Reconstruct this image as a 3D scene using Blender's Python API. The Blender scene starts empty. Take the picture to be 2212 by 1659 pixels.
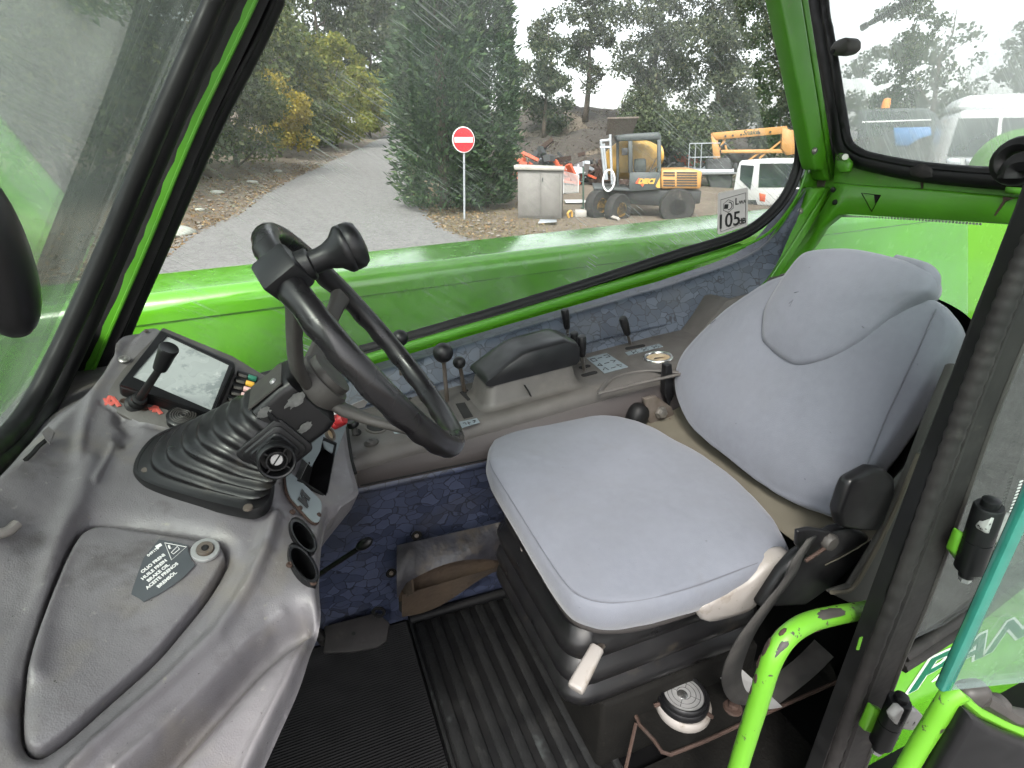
import bpy, bmesh, math, random
import numpy as np
from mathutils import Vector, Matrix, noise as mnoise
from mathutils.geometry import delaunay_2d_cdt, tessellate_polygon
random.seed(7); RNG = np.random.default_rng(7)
S = bpy.context.scene
COL = S.collection
R = math.radians

# ------------------------------------------------------------------ camera
F, CX, CY = 1200.0, 1106.0, 829.5          # focal length and centre for a 2212 x 1659 frame
PITCH, YAW = R(23.8), R(22.0)
CAM = np.array([0.0, 0.0, 2.2])            # eye height above the yard
FW = np.array([math.sin(YAW)*math.cos(PITCH), math.cos(YAW)*math.cos(PITCH), -math.sin(PITCH)])
RT = np.array([math.cos(YAW), -math.sin(YAW), 0.0])
UP = np.cross(RT, FW)
cd = bpy.data.cameras.new('camera'); cam = bpy.data.objects.new('camera', cd); COL.objects.link(cam)
cam.location = CAM
cam.rotation_euler = Matrix((RT, UP, -FW)).transposed().to_euler()
cd.sensor_fit = 'HORIZONTAL'; cd.sensor_width = 36.0; cd.lens = 36.0*F/2212.0
cd.clip_start = 0.02; cd.clip_end = 2000.0
S.camera = cam

# ------------------------------------------------------------------ sky, sun, exposure
SUN_EL, SUN_AZ = R(48), R(215)             # high veiled sun, light coming over the open door side
w = bpy.data.worlds.new('World'); S.world = w; w.use_nodes = True
wn = w.node_tree.nodes; wl = w.node_tree.links
for n_ in list(wn): wn.remove(n_)
sky = wn.new('ShaderNodeTexSky'); sky.sky_type = 'NISHITA'; sky.sun_disc = False
sky.sun_elevation = SUN_EL; sky.sun_rotation = SUN_AZ
sky.air_density = 1.0; sky.dust_density = 3.0; sky.ozone_density = 0.6; sky.altitude = 0
hsv = wn.new('ShaderNodeHueSaturation'); hsv.inputs['Saturation'].default_value = 0.18   # overcast: the blue washed out
bg = wn.new('ShaderNodeBackground'); bg.inputs['Strength'].default_value = 0.15
wo = wn.new('ShaderNodeOutputWorld')
wl.new(sky.outputs[0], hsv.inputs['Color']); wl.new(hsv.outputs[0], bg.inputs['Color']); wl.new(bg.outputs[0], wo.inputs['Surface'])
sl = bpy.data.lights.new('sun', 'SUN'); sl.energy = 1.5; sl.angle = R(14); sl.color = (1.0, 0.95, 0.88)
so = bpy.data.objects.new('sun', sl); COL.objects.link(so)
sd = Vector((math.sin(SUN_AZ)*math.cos(SUN_EL), math.cos(SUN_AZ)*math.cos(SUN_EL), math.sin(SUN_EL)))
so.rotation_euler = sd.to_track_quat('Z', 'Y').to_euler(); so.location = (0, 0, 30)
vs = S.view_settings; vs.view_transform = 'Standard'; vs.look = 'None'; vs.gamma = 1.0; vs.use_curve_mapping = False
vs.exposure = 1.7

# ------------------------------------------------------------------ measuring helpers: a point of the photo onto a known plane
def ray(x, y): return FW + RT*((x-CX)/F) - UP*((y-CY)/F)
def PD(x, y, d): return CAM + ray(x, y)*d
def PZ(x, y, z): r = ray(x, y); return CAM + r*((z-CAM[2])/r[2])
def PY(x, y, v): r = ray(x, y); return CAM + r*(v/r[1])
def PX(x, y, v): r = ray(x, y); return CAM + r*(v/r[0])
def PP(x, y, pl):
    p, n = np.array(pl[0], float), np.array(pl[1], float); r = ray(x, y)
    return CAM + r*(((p-CAM) @ n)/(r @ n))
def A(*v): return np.array(v, float)
def nrm(v): v = np.array(v, float); return v/np.linalg.norm(v)

# ------------------------------------------------------------------ geometry helpers
class G:
    def __init__(s, v=None, f=None): s.v = [] if v is None else [tuple(map(float, p)) for p in v]; s.f = [] if f is None else [tuple(q) for q in f]
    def add(s, o):
        b = len(s.v); s.v += o.v; s.f += [tuple(i+b for i in q) for q in o.f]; return s
    def __add__(s, o): return G(s.v, s.f).add(o)
def bm2g(bm):
    bm.verts.ensure_lookup_table(); bm.verts.index_update()
    g = G([v.co[:] for v in bm.verts], [[v.index for v in f.verts] for f in bm.faces]); bm.free(); return g
def bevelg(g, w, seg=2, ang=30):
    bm = bmesh.new(); vs_ = [bm.verts.new(p) for p in g.v]
    for q in g.f:
        try: bm.faces.new([vs_[i] for i in q])
        except ValueError: pass
    bmesh.ops.recalc_face_normals(bm, faces=bm.faces[:])
    bm.normal_update()
    es = [e for e in bm.edges if len(e.link_faces) == 2 and e.calc_face_angle(0) > R(ang)]
    if w > 0 and es: bmesh.ops.bevel(bm, geom=es, offset=w, segments=seg, profile=0.5, affect='EDGES', clamp_overlap=True)
    return bm2g(bm)
def axes(z, x=None):
    z = nrm(z)
    if x is None: x = (1, 0, 0) if abs(z[0]) < .8 else (0, 1, 0)
    x = np.array(x, float); x = nrm(x - z*(x @ z)); return x, np.cross(z, x), z
def box(c, d, ax=None, bev=0.0, seg=2):
    c = np.array(c, float); ax = ax or (A(1,0,0), A(0,1,0), A(0,0,1))
    v = [c + ax[0]*sx*d[0]/2 + ax[1]*sy*d[1]/2 + ax[2]*sz*d[2]/2 for sz in (-1,1) for sy in (-1,1) for sx in (-1,1)]
    g = G(v, [(0,2,3,1),(4,5,7,6),(0,1,5,4),(2,6,7,3),(0,4,6,2),(1,3,7,5)])
    return bevelg(g, bev, seg) if bev else g
def prism(pts, t, bev=0.0, seg=2):
    """polygon (3-D points) extruded by the vector t"""
    pts = [np.array(p, float) for p in pts]; t = np.array(t, float); n = len(pts)
    v = pts + [p+t for p in pts]
    tri = tessellate_polygon([[Vector(p) for p in pts]])
    f = []
    if bev == 0:
        for a, b, c in tri: f += [(a,b,c), (c+n,b+n,a+n)]
    else: f += [tuple(range(n)), tuple(range(2*n-1, n-1, -1))]
    f += [(i, (i+1) % n, (i+1) % n+n, i+n) for i in range(n)]
    return bevelg(G(v, f), bev, seg, 40)
def sheet(pts):
    pts = [np.array(p, float) for p in pts]
    return G(pts, tessellate_polygon([[Vector(p) for p in pts]]))
def spl(pts, n=8, closed=False):
    """Catmull-Rom through the points"""
    P_ = [np.array(p, float) for p in pts]; out = []; m = len(P_)
    rng = range(m if closed else m-1)
    for i in rng:
        if closed: a, b, c, d = P_[(i-1) % m], P_[i], P_[(i+1) % m], P_[(i+2) % m]
        else: b, c = P_[i], P_[i+1]; a = P_[i-1] if i > 0 else 2*b-c; d = P_[i+2] if i+2 < m else 2*c-b
        for k in range(n):
            t = k/n
            out.append(.5*((2*b)+(c-a)*t+(2*a-5*b+4*c-d)*t*t+(3*b-a-3*c+d)*t**3))
    if not closed: out.append(P_[-1])
    return out
def tube(pts, r, seg=10, closed=False, sx=1.0, up=None, cap=True, prof=None):
    """swept tube; r scalar or per point; prof: own cross-section [(a,b)] in units of r"""
    P_ = [np.array(p, float) for p in pts]; m = len(P_)
    rr = [r]*m if np.isscalar(r) else list(np.interp(np.linspace(0, 1, m), np.linspace(0, 1, len(r)), r))
    tg = []
    for i in range(m):
        a = P_[(i-1) % m] if (closed or i > 0) else P_[i]; b = P_[(i+1) % m] if (closed or i < m-1) else P_[i]
        tg.append(nrm(b-a))
    if up is None: up = A(0,0,1) if abs(tg[0][2]) < .85 else A(1,0,0)
    fixed = np.array(up, float); x = nrm(fixed - tg[0]*(fixed @ tg[0]))
    if prof is None: prof = [(math.cos(2*math.pi*k/seg)*sx, math.sin(2*math.pi*k/seg)) for k in range(seg)]
    k = len(prof); v = []; f = []
    for i in range(m):
        x = nrm(x - tg[i]*(x @ tg[i])); y = np.cross(tg[i], x)
        for a, b in prof: v.append(P_[i] + (x*a + y*b)*rr[i])
    for i in range(m if closed else m-1):
        j = (i+1) % m
        for q in range(k): f.append((i*k+q, i*k+(q+1) % k, j*k+(q+1) % k, j*k+q))
    if cap and not closed: f.append(tuple(range(k-1, -1, -1))); f.append(tuple((m-1)*k+q for q in range(k)))
    return G(v, f)
def lathe(o, d, prof, seg=24, x=None):
    """profile [(radius, height)] about the axis d from o"""
    o = np.array(o, float); x, y, z = axes(d, x); v = []; f = []; m = len(prof)
    for r_, h in prof:
        r_ = max(r_, 1e-5)
        for k in range(seg): a = 2*math.pi*k/seg; v.append(o + z*h + (x*math.cos(a)+y*math.sin(a))*r_)
    for i in range(m-1):
        for k in range(seg): f.append((i*seg+k, i*seg+(k+1) % seg, (i+1)*seg+(k+1) % seg, (i+1)*seg+k))
    if prof[0][0] > 1e-4: f.append(tuple(range(seg-1, -1, -1)))
    if prof[-1][0] > 1e-4: f.append(tuple((m-1)*seg+k for k in range(seg)))
    return G(v, f)
def loft(rings, cap0=True, cap1=True, closed=True):
    k = len(rings[0]); v = [p for r_ in rings for p in r_]; f = []
    for i in range(len(rings)-1):
        for q in range(k if closed else k-1): f.append((i*k+q, i*k+(q+1) % k, (i+1)*k+(q+1) % k, (i+1)*k+q))
    if cap0: f.append(tuple(range(k-1, -1, -1)))
    if cap1: f.append(tuple((len(rings)-1)*k+q for q in range(k)))
    return G(v, f)
def gridf(us, vs_, fn):
    v = [fn(a, b) for b in vs_ for a in us]; n = len(us)
    return G(v, [(j*n+i, j*n+i+1, (j+1)*n+i+1, (j+1)*n+i) for j in range(len(vs_)-1) for i in range(n-1)])
def rrect(w_, h_, r_, n=5):
    out = []
    for cx_, cy_, a0 in ((w_/2-r_, h_/2-r_, 0), (-w_/2+r_, h_/2-r_, 90), (-w_/2+r_, -h_/2+r_, 180), (w_/2-r_, -h_/2+r_, 270)):
        for k in range(n+1): a = R(a0+90*k/n); out.append((cx_+r_*math.cos(a), cy_+r_*math.sin(a)))
    return out
def on(o, x, y, pts, z=0, n=None):
    o = np.array(o, float); n = np.cross(x, y) if n is None else n
    return [o + x*a + y*b + n*z for a, b in pts]
def blob(c, r, ax=None, nu=16, nv=10, e=1.0):
    c = np.array(c, float); ax = ax or (A(1,0,0), A(0,1,0), A(0,0,1)); sg = lambda v: math.copysign(abs(v)**e, v)
    rings = []
    for j in range(1, nv):
        b = -math.pi/2 + math.pi*j/nv
        rings.append([c + ax[0]*r[0]*sg(math.cos(b))*sg(math.cos(2*math.pi*i/nu)) + ax[1]*r[1]*sg(math.cos(b))*sg(math.sin(2*math.pi*i/nu)) + ax[2]*r[2]*sg(math.sin(b)) for i in range(nu)])
    g = loft(rings, False, False); n = len(g.v)
    g.v.append(tuple(c-ax[2]*r[2])); g.v.append(tuple(c+ax[2]*r[2]))
    for i in range(nu): g.f.append((n, (i+1) % nu, i)); g.f.append((n+1, (nv-2)*nu+i, (nv-2)*nu+(i+1) % nu))
    return g
def hexbolt(o, d, r_, h=None):
    h = h or r_*.8
    return lathe(o, d, [(r_*1.45, 0), (r_*1.45, h*.25), (r_, h*.25), (r_, h*.95), (r_*.85, h)], 6)

# ------------------------------------------------------------------ objects
OFF = {}
MATS = {}
def mk(name, g, m, parent=None, smooth=45, loc=None):
    me = bpy.data.meshes.new(name)
    off = OFF[parent.name] if parent is not None else (np.array(loc, float) if loc is not None else np.zeros(3))
    v = np.array(g.v, float).reshape(-1, 3) - off
    me.from_pydata(v.tolist(), [], g.f); me.update()
    o = bpy.data.objects.new(name, me); COL.objects.link(o)
    me.materials.append(MATS[m] if isinstance(m, str) else m)
    if smooth:
        me.polygons.foreach_set('use_smooth', [True]*len(me.polygons))
        if smooth < 180: me.set_sharp_from_angle(angle=R(smooth))
    if parent is not None: o.parent = parent; OFF[o.name] = off
    else: o.location = off; OFF[o.name] = off
    return o
def fixn(g):
    bm = bmesh.new(); vs_ = [bm.verts.new(p) for p in g.v]
    for q in g.f:
        try: bm.faces.new([vs_[i] for i in q])
        except ValueError: pass
    bmesh.ops.recalc_face_normals(bm, faces=bm.faces[:]); return bm2g(bm)
def tag(o, label, cat, group=None):
    o['label'] = label; o['category'] = cat
    if group: o['group'] = group
    return o
def thing(name, label, cat, loc=(0,0,0), group=None):
    o = bpy.data.objects.new(name, None); COL.objects.link(o); o.empty_display_size = .05
    o.location = tuple(map(float, loc)); OFF[o.name] = np.array(loc, float)
    return tag(o, label, cat, group)
def solo(name, label, cat, g, m, group=None, smooth=45):
    v = np.array(g.v); c = (v.min(0)+v.max(0))/2; c[2] = v[:,2].min()
    return tag(mk(name, g, m, None, smooth, c), label, cat, group)
def struct(name, g, m, parent=None, smooth=45):
    o = mk(name, g, m, parent, smooth)
    if parent is None: o['kind'] = 'structure'
    return o
def text_g(s, size, o, x, y, bold=0.0, align='CENTER', shear=0.0, ext=0.0006, spacing=1.0):
    """lettering as geometry: baseline origin o, directions x and y"""
    cu = bpy.data.curves.new('lettering', 'FONT'); cu.body = s; cu.size = size; cu.align_x = align; cu.align_y = 'CENTER'
    cu.offset = bold; cu.shear = shear; cu.extrude = ext; cu.resolution_u = 3; cu.space_character = spacing
    ob = bpy.data.objects.new('lettering', cu); COL.objects.link(ob)
    dg = bpy.context.evaluated_depsgraph_get(); me = bpy.data.meshes.new_from_object(ob.evaluated_get(dg))
    x, y = np.array(x, float), np.array(y, float); z = np.cross(x, y); o = np.array(o, float)
    g = G([o + x*v.co[0] + y*v.co[1] + z*v.co[2] for v in me.vertices], [tuple(p.vertices) for p in me.polygons])
    bpy.data.objects.remove(ob); bpy.data.curves.remove(cu); bpy.data.meshes.remove(me)
    return g
def seg_dist(px, py, poly, closed=False):
    """distance of points to a polyline (pixel plane)"""
    d = np.full(np.shape(px), 1e9); n = len(poly)
    for i in range(n if closed else n-1):
        (x0, y0), (x1, y1) = poly[i][:2], poly[(i+1) % n][:2]
        dx, dy = x1-x0, y1-y0; L = dx*dx+dy*dy+1e-9
        t = np.clip(((px-x0)*dx+(py-y0)*dy)/L, 0, 1)
        d = np.minimum(d, np.hypot(px-x0-t*dx, py-y0-t*dy))
    return d
def inpoly(px, py, poly):
    px = np.asarray(px, float); c = np.zeros(px.shape, bool); n = len(poly)
    for i in range(n):
        (x0, y0), (x1, y1) = poly[i][:2], poly[(i+1) % n][:2]
        if y0 == y1: continue
        c ^= ((y0 > py) != (y1 > py)) & (px < (x1-x0)*(py-y0)/(y1-y0)+x0)
    return c

# ------------------------------------------------------------------ procedural materials
KSC = 1.0
def mat(name, col, rough=.6, metal=0.0, var=None, dirt=None, bump=None, spec=.5, coat=0.0, streak=None, sheen=0.0, obj=True, emit=None):
    """var=(scale, other colour, amount); dirt=(scale, colour, threshold, softness); bump=(scale, strength[, 'voronoi'])"""
    k_ = KSC
    col = tuple(c*k_ for c in col)
    m = bpy.data.materials.new(name); m.use_nodes = True; nt = m.node_tree; N, L = nt.nodes, nt.links
    b = N['Principled BSDF']; tc = N.new('ShaderNodeTexCoord'); co = tc.outputs['Object']
    b.inputs['Roughness'].default_value = rough; b.inputs['Metallic'].default_value = metal
    b.inputs['Specular IOR Level'].default_value = spec; b.inputs['Coat Weight'].default_value = coat; b.inputs['Coat Roughness'].default_value = .12
    if sheen: b.inputs['Sheen Weight'].default_value = sheen; b.inputs['Sheen Roughness'].default_value = .5
    c4 = lambda c: (c[0], c[1], c[2], 1)
    cur = None
    def mixin(fac, colr):
        nonlocal cur
        mx = N.new('ShaderNodeMix'); mx.data_type = 'RGBA'
        if cur is None: mx.inputs['A'].default_value = c4(col)
        else: L.new(cur, mx.inputs['A'])
        mx.inputs['B'].default_value = c4([c*k_ for c in colr]); L.new(fac, mx.inputs['Factor']); cur = mx.outputs['Result']
    def nz(scale, detail=2, rgh=.6, sv=None, dist=0.0):
        n = N.new('ShaderNodeTexNoise'); n.inputs['Scale'].default_value = scale; n.inputs['Detail'].default_value = detail; n.inputs['Roughness'].default_value = rgh
        n.inputs['Distortion'].default_value = dist
        if sv:
            mp = N.new('ShaderNodeMapping'); mp.inputs['Scale'].default_value = sv; L.new(co, mp.inputs['Vector']); L.new(mp.outputs[0], n.inputs['Vector'])
        else: L.new(co, n.inputs['Vector'])
        return n.outputs['Fac']
    def ramp(src, lo, hi, a=0.0, c=1.0):
        r_ = N.new('ShaderNodeMapRange'); r_.inputs['From Min'].default_value = lo; r_.inputs['From Max'].default_value = hi
        r_.inputs['To Min'].default_value = a; r_.inputs['To Max'].default_value = c; L.new(src, r_.inputs['Value']); return r_.outputs[0]
    for vv in (var if isinstance(var, list) else [var] if var else []): mixin(ramp(nz(vv[0]), .3, .7, 0, vv[2]), vv[1])
    for d_ in (dirt if isinstance(dirt, list) else [dirt] if dirt else []):
        sv = d_[4] if len(d_) > 4 else None
        mixin(ramp(nz(d_[0], 4, .7, sv), d_[2], d_[2]+d_[3]), d_[1])
    if cur is None: b.inputs['Base Color'].default_value = c4(col)
    else: L.new(cur, b.inputs['Base Color'])
    if cur is not None and rough < .6:
        rr_ = ramp(nz(23, 1), .25, .75, max(0, rough-.12), min(1, rough+.12)); L.new(rr_, b.inputs['Roughness'])
    if bump:
        hgt = None
        for bp in (bump if isinstance(bump, list) else [bump]):
            if len(bp) > 2 and bp[2] == 'voronoi':
                vo = N.new('ShaderNodeTexVoronoi'); vo.feature = 'SMOOTH_F1'; vo.inputs['Scale'].default_value = bp[0]; L.new(co, vo.inputs['Vector']); src = vo.outputs['Distance']
            else: src = nz(bp[0], 1.5)
            bu = N.new('ShaderNodeBump'); bu.inputs['Strength'].default_value = bp[1]; bu.inputs['Distance'].default_value = .3/bp[0]
            L.new(src, bu.inputs['Height'])
            if hgt is not None: L.new(hgt, bu.inputs['Normal'])
            hgt = bu.outputs[0]
        L.new(hgt, b.inputs['Normal'])
    MATS[name] = m; return m
cy = S.cycles; cy.use_adaptive_sampling = True; cy.adaptive_threshold = .03; cy.max_bounces = 6; cy.diffuse_bounces = 3; cy.glossy_bounces = 3; cy.transmission_bounces = 4; cy.transparent_max_bounces = 10; cy.caustics_reflective = False; cy.caustics_refractive = False
# ================================================================== materials
GREENC = (.135, .46, .022)
mat('green_paint', (.092, .32, .012), .2, var=[(3, (.078, .285, .010), .5)], coat=.7)
mat('green_cab', (.055, .21, .008), .42, var=(6, (.045, .18, .0065), .6), dirt=[(14, (.10, .17, .04), .62, .2), (60, (.05, .06, .03), .72, .1)], coat=.15)
mat('green_worn', (.105, .30, .02), .4, var=(9, (.085, .25, .014), .5), dirt=[(38, (.035, .026, .028), .62, .02), (120, (.04, .032, .028), .69, .02)])
KSC = .80  # cab interior: dimmer light than outdoors is put into these colours as darker albedo
mat('rubber', (.0055, .0055, .0062), .5, var=(18, (.010, .010, .010), .8), dirt=(40, (.035, .033, .03), .70, .25), spec=.3)
mat('rubber_dirty', (.020, .018, .018), .7, var=(14, (.038, .034, .033), .9), dirt=[(30, (.075, .067, .06), .58, .3), (7, (.010, .009, .009), .5, .3)], bump=[(45, .3)], spec=.3)
mat('black_plastic', (.0065, .0065, .0075), .38, var=(20, (.011, .011, .012), .6), dirt=(25, (.05, .048, .044), .66, .3), spec=.35)
mat('gaiter_rubber', (.008, .008, .009), .38, var=(12, (.013, .0125, .013), .7), dirt=(16, (.075, .064, .048), .60, .35), spec=.35)
mat('wheel_rubber', (.008, .0075, .009), .3, var=(15, (.015, .014, .0145), .7), dirt=(40, (.04, .037, .033), .66, .25), spec=.4)
mat('worn_dark', (.038, .035, .032), .55, var=(18, (.06, .055, .05), .8), dirt=(45, (.014, .013, .013), .6, .2))
mat('dash_plastic', (.178, .168, .178), .46, var=[(3, (.132, .124, .130), .9), (22, (.20, .192, .20), .45)],
    dirt=[(4, (.215, .19, .15), .51, .24), (60, (.26, .25, .24), .64, .10), (9, (.066, .059, .056), .57, .2), (150, (.03, .027, .025), .68, .04), (34, (.22, .205, .18), .66, .06)], bump=[(620, .6, 'voronoi'), (45, .18)])
mat('console_plastic', (.080, .073, .068), .55, var=[(5, (.07, .063, .058), .8), (30, (.105, .096, .088), .5)],
    dirt=[(9, (.14, .126, .108), .58, .3), (70, (.035, .031, .028), .7, .1)], bump=[(420, .3, 'voronoi')])
mat('console_side', (.062, .052, .051), .6, var=(6, (.048, .04, .039), .8), dirt=[(26, (.12, .085, .045), .70, .05), (9, (.085, .076, .07), .6, .3)], bump=[(420, .3, 'voronoi')])
mat('seat_fabric', (.146, .156, .186), .82, var=[(5, (.125, .134, .162), .8), (70, (.165, .176, .208), .4)], dirt=[(75, (.07, .07, .08), .70, .05), (9, (.128, .132, .148), .60, .22), (4, (.132, .139, .160), .52, .35)], bump=[(700, .7), (14, .16)], sheen=.2)
mat('seam', (.11, .115, .135), .9)
mat('grey_plate', (.23, .27, .285), .5, var=(8, (.18, .21, .22), .6), dirt=(12, (.25, .20, .13), .64, .2))
mat('light_label', (.20, .24, .265), .45, var=(30, (.16, .19, .21), .5), dirt=(30, (.2, .2, .19), .68, .15))
mat('print_black', (.012, .012, .013), .5)
mat('print_white', (.8, .8, .78), .5)
mat('sticker_dark', (.055, .062, .070), .5, var=(30, (.07, .078, .085), .6))
mat('sticker_pale', (.62, .575, .57), .5, var=(30, (.56, .52, .51), .6))
mat('steel', (.42, .41, .39), .35, .85, var=(30, (.3, .27, .24), .7), dirt=(30, (.15, .10, .06), .62, .2))
mat('steel_dirty', (.19, .165, .145), .55, .5, var=(30, (.12, .095, .075), .9), dirt=(60, (.22, .13, .07), .6, .2))
mat('zinc', (.55, .55, .55), .4, .6, var=(40, (.42, .42, .42), .7), dirt=(20, (.25, .23, .2), .64, .2))
mat('bare_metal', (.55, .54, .53), .55, .3, var=(60, (.40, .37, .36), .8), dirt=[(45, (.02, .02, .022), .60, .02)])
mat('chrome', (.72, .72, .71), .2, .95, var=(40, (.5, .49, .47), .5))
mat('rust', (.034, .017, .012), .85, var=(40, (.05, .026, .017), .9), dirt=(30, (.045, .03, .025), .55, .2), bump=(120, .5))
mat('black_dirty', (.0035, .0033, .003), .8, var=(20, (.008, .0075, .0065), .9), dirt=[(60, (.05, .045, .038), .66, .14), (220, (.15, .14, .12), .74, .05)], bump=(150, .5), spec=.15)
mat('floor_black', (.0035, .0035, .004), .5, var=[(7, (.006, .006, .0065), .9)], dirt=[(10, (.022, .024, .024), .62, .25), (240, (.20, .19, .17), .74, .03)], spec=.12)
mat('rib_rubber', (.013, .0135, .014), .45, var=(9, (.021, .0215, .022), .9), dirt=[(6, (.075, .085, .085), .62, .10), (22, (.036, .036, .034), .58, .2), (260, (.3, .29, .26), .74, .03)], bump=(130, .35), spec=.2)
mat('foam_brown', (.048, .030, .016), .95, var=(12, (.02, .0125, .008), .9), dirt=(40, (.035, .022, .014), .62, .12), bump=(90, .6))
mat('vinyl_grey', (.026, .026, .034), .5, var=(9, (.016, .015, .017), .9), dirt=[(14, (.065, .052, .037), .50, .25), (5, (.015, .014, .016), .5, .2)], bump=[(60, .4), (14, .5)], spec=.3)
mat('tan_fabric', (.125, .112, .085), .9, var=(12, (.095, .085, .062), .8), dirt=(25, (.07, .06, .045), .66, .2), bump=(500, .3))
mat('white_plastic', (.32, .30, .285), .5, var=(14, (.25, .225, .2), .8), dirt=[(22, (.17, .135, .10), .54, .2), (90, (.09, .075, .06), .66, .06)])
mat('webbing', (.014, .013, .0125), .85, var=(20, (.05, .047, .043), .8), bump=(700, .4))
mat('red_paint', (.42, .022, .025), .4, var=(12, (.36, .02, .022), .5), dirt=(20, (.3, .06, .05), .66, .2))
mat('red_mark', (.75, .13, .10), .7, var=(50, (.55, .14, .11), .6))
mat('screen', (.42, .45, .44), .3, var=(9, (.50, .53, .52), .8), dirt=[(22, (.26, .29, .29), .54, .12), (50, (.60, .62, .60), .60, .1)], spec=.6)
mat('dial_face', (.50, .42, .30), .5, var=(50, (.38, .26, .13), .9), dirt=(60, (.12, .07, .03), .64, .1))
mat('roof_liner', (.26, .255, .25), .9, var=(6, (.36, .35, .34), .6))
mat('scuff_grey', (.16, .16, .155), .7, var=(90, (.08, .08, .078), .9))
mat('trim_grey', (.045, .045, .040), .75, var=(8, (.06, .058, .05), .8), dirt=(20, (.09, .085, .07), .64, .2))
mat('void', (.004, .004, .004), .9)
mat('dark_green_print', (.0, .15, .075), .45)
# outdoors
KSC = 1.0
mat('yellow_machine', (.50, .30, .07), .5, var=(5, (.5, .27, .045), .6), dirt=(9, (.25, .19, .11), .62, .25))
mat('orange_machine', (.46, .25, .09), .5, var=(4, (.54, .26, .07), .6), dirt=(8, (.32, .22, .13), .64, .25))
mat('red_machine', (.55, .10, .04), .55, var=(5, (.42, .08, .04), .7), dirt=(8, (.2, .12, .08), .6, .25))
mat('blue_machine', (.05, .16, .36), .55, dirt=(8, (.12, .14, .16), .6, .25))
mat('grey_machine', (.060, .070, .072), .6, var=(5, (.045, .052, .054), .6), dirt=(8, (.2, .19, .17), .62, .25))
mat('dark_machine', (.032, .034, .036), .65, dirt=(8, (.13, .115, .095), .6, .25))
mat('white_van', (.66, .68, .69), .35, var=(3, (.6, .61, .61), .5), dirt=(6, (.4, .38, .34), .66, .25), coat=.3)
mat('cabinet_grey', (.175, .168, .158), .8, var=(4, (.145, .139, .13), .8), dirt=(3, (.2, .19, .17), .6, .25, (1, 1, .25)))
mat('concrete', (.36, .34, .31), .9, var=(6, (.28, .265, .24), .8), bump=(30, .4))
mat('galv', (.40, .43, .46), .5, .5, var=(9, (.33, .35, .37), .6))
mat('sign_red', (.60, .02, .03), .45, var=(5, (.54, .018, .026), .6))
mat('sign_white', (.78, .78, .77), .45)
mat('fence_green', (.03, .06, .045), .6)
mat('tyre', (.02, .02, .02), .85, dirt=(8, (.12, .10, .08), .55, .3))
mat('bark', (.085, .068, .052), .95, var=(14, (.05, .04, .032), .9), bump=(30, .8))
mat('orange_light', (.75, .24, .02), .3)
mat('dark_glass', (.03, .042, .045), .12, spec=.8)
mat('gravel', (.20, .18, .155), .95, var=(3, (.12, .105, .09), .9))
mat('stone', (.30, .335, .30), .9, var=(8, (.25, .23, .2), .9), bump=(25, .6))
mat('asphalt', (.152, .150, .148), .92, var=[(.5, (.125, .123, .121), .8), (3, (.178, .176, .173), .6)], dirt=[(9, (.105, .103, .10), .50, .14), (22, (.24, .237, .233), .58, .10), (1.6, (.10, .092, .08), .64, .2), (14, (.05, .05, .05), .62, .06)], bump=(60, .6))
mat('soil', (.125, .10, .076), .95, var=[(.5, (.085, .064, .047), .9), (4, (.16, .133, .10), .8)], dirt=[(30, (.36, .33, .29), .66, .1), (18, (.085, .055, .033), .58, .15), (7, (.20, .14, .07), .62, .12)], bump=[(8, .6), (50, .8)])
mat('embankment_soil', (.05, .043, .037), .95, var=[(.7, (.034, .029, .025), .9), (3, (.068, .058, .05), .8)], dirt=(9, (.15, .13, .105), .66, .12), bump=[(3, .8), (20, .8)])

def crack_asphalt():
    m = MATS['asphalt']; N, L = m.node_tree.nodes, m.node_tree.links; b = N['Principled BSDF']; src = b.inputs['Base Color'].links[0].from_socket
    tc = N.new('ShaderNodeTexCoord'); nz = N.new('ShaderNodeTexNoise'); nz.inputs['Scale'].default_value = 1.5; L.new(tc.outputs['Object'], nz.inputs['Vector'])
    ad = N.new('ShaderNodeMix'); ad.data_type = 'VECTOR'; ad.inputs['Factor'].default_value = .35; L.new(tc.outputs['Object'], ad.inputs['A']); L.new(nz.outputs['Color'], ad.inputs['B'])
    v = N.new('ShaderNodeTexVoronoi'); v.feature = 'DISTANCE_TO_EDGE'; v.inputs['Scale'].default_value = 3.4; L.new(ad.outputs['Result'], v.inputs['Vector'])
    r_ = N.new('ShaderNodeMapRange'); r_.inputs['From Min'].default_value = .0; r_.inputs['From Max'].default_value = .05; r_.inputs['To Min'].default_value = .35; r_.inputs['To Max'].default_value = 0; L.new(v.outputs['Distance'], r_.inputs['Value'])
    mx = N.new('ShaderNodeMix'); mx.data_type = 'RGBA'; mx.inputs['B'].default_value = (.05, .05, .05, 1); L.new(src, mx.inputs['A']); L.new(r_.outputs[0], mx.inputs['Factor']); L.new(mx.outputs['Result'], b.inputs['Base Color'])
crack_asphalt()
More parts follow.
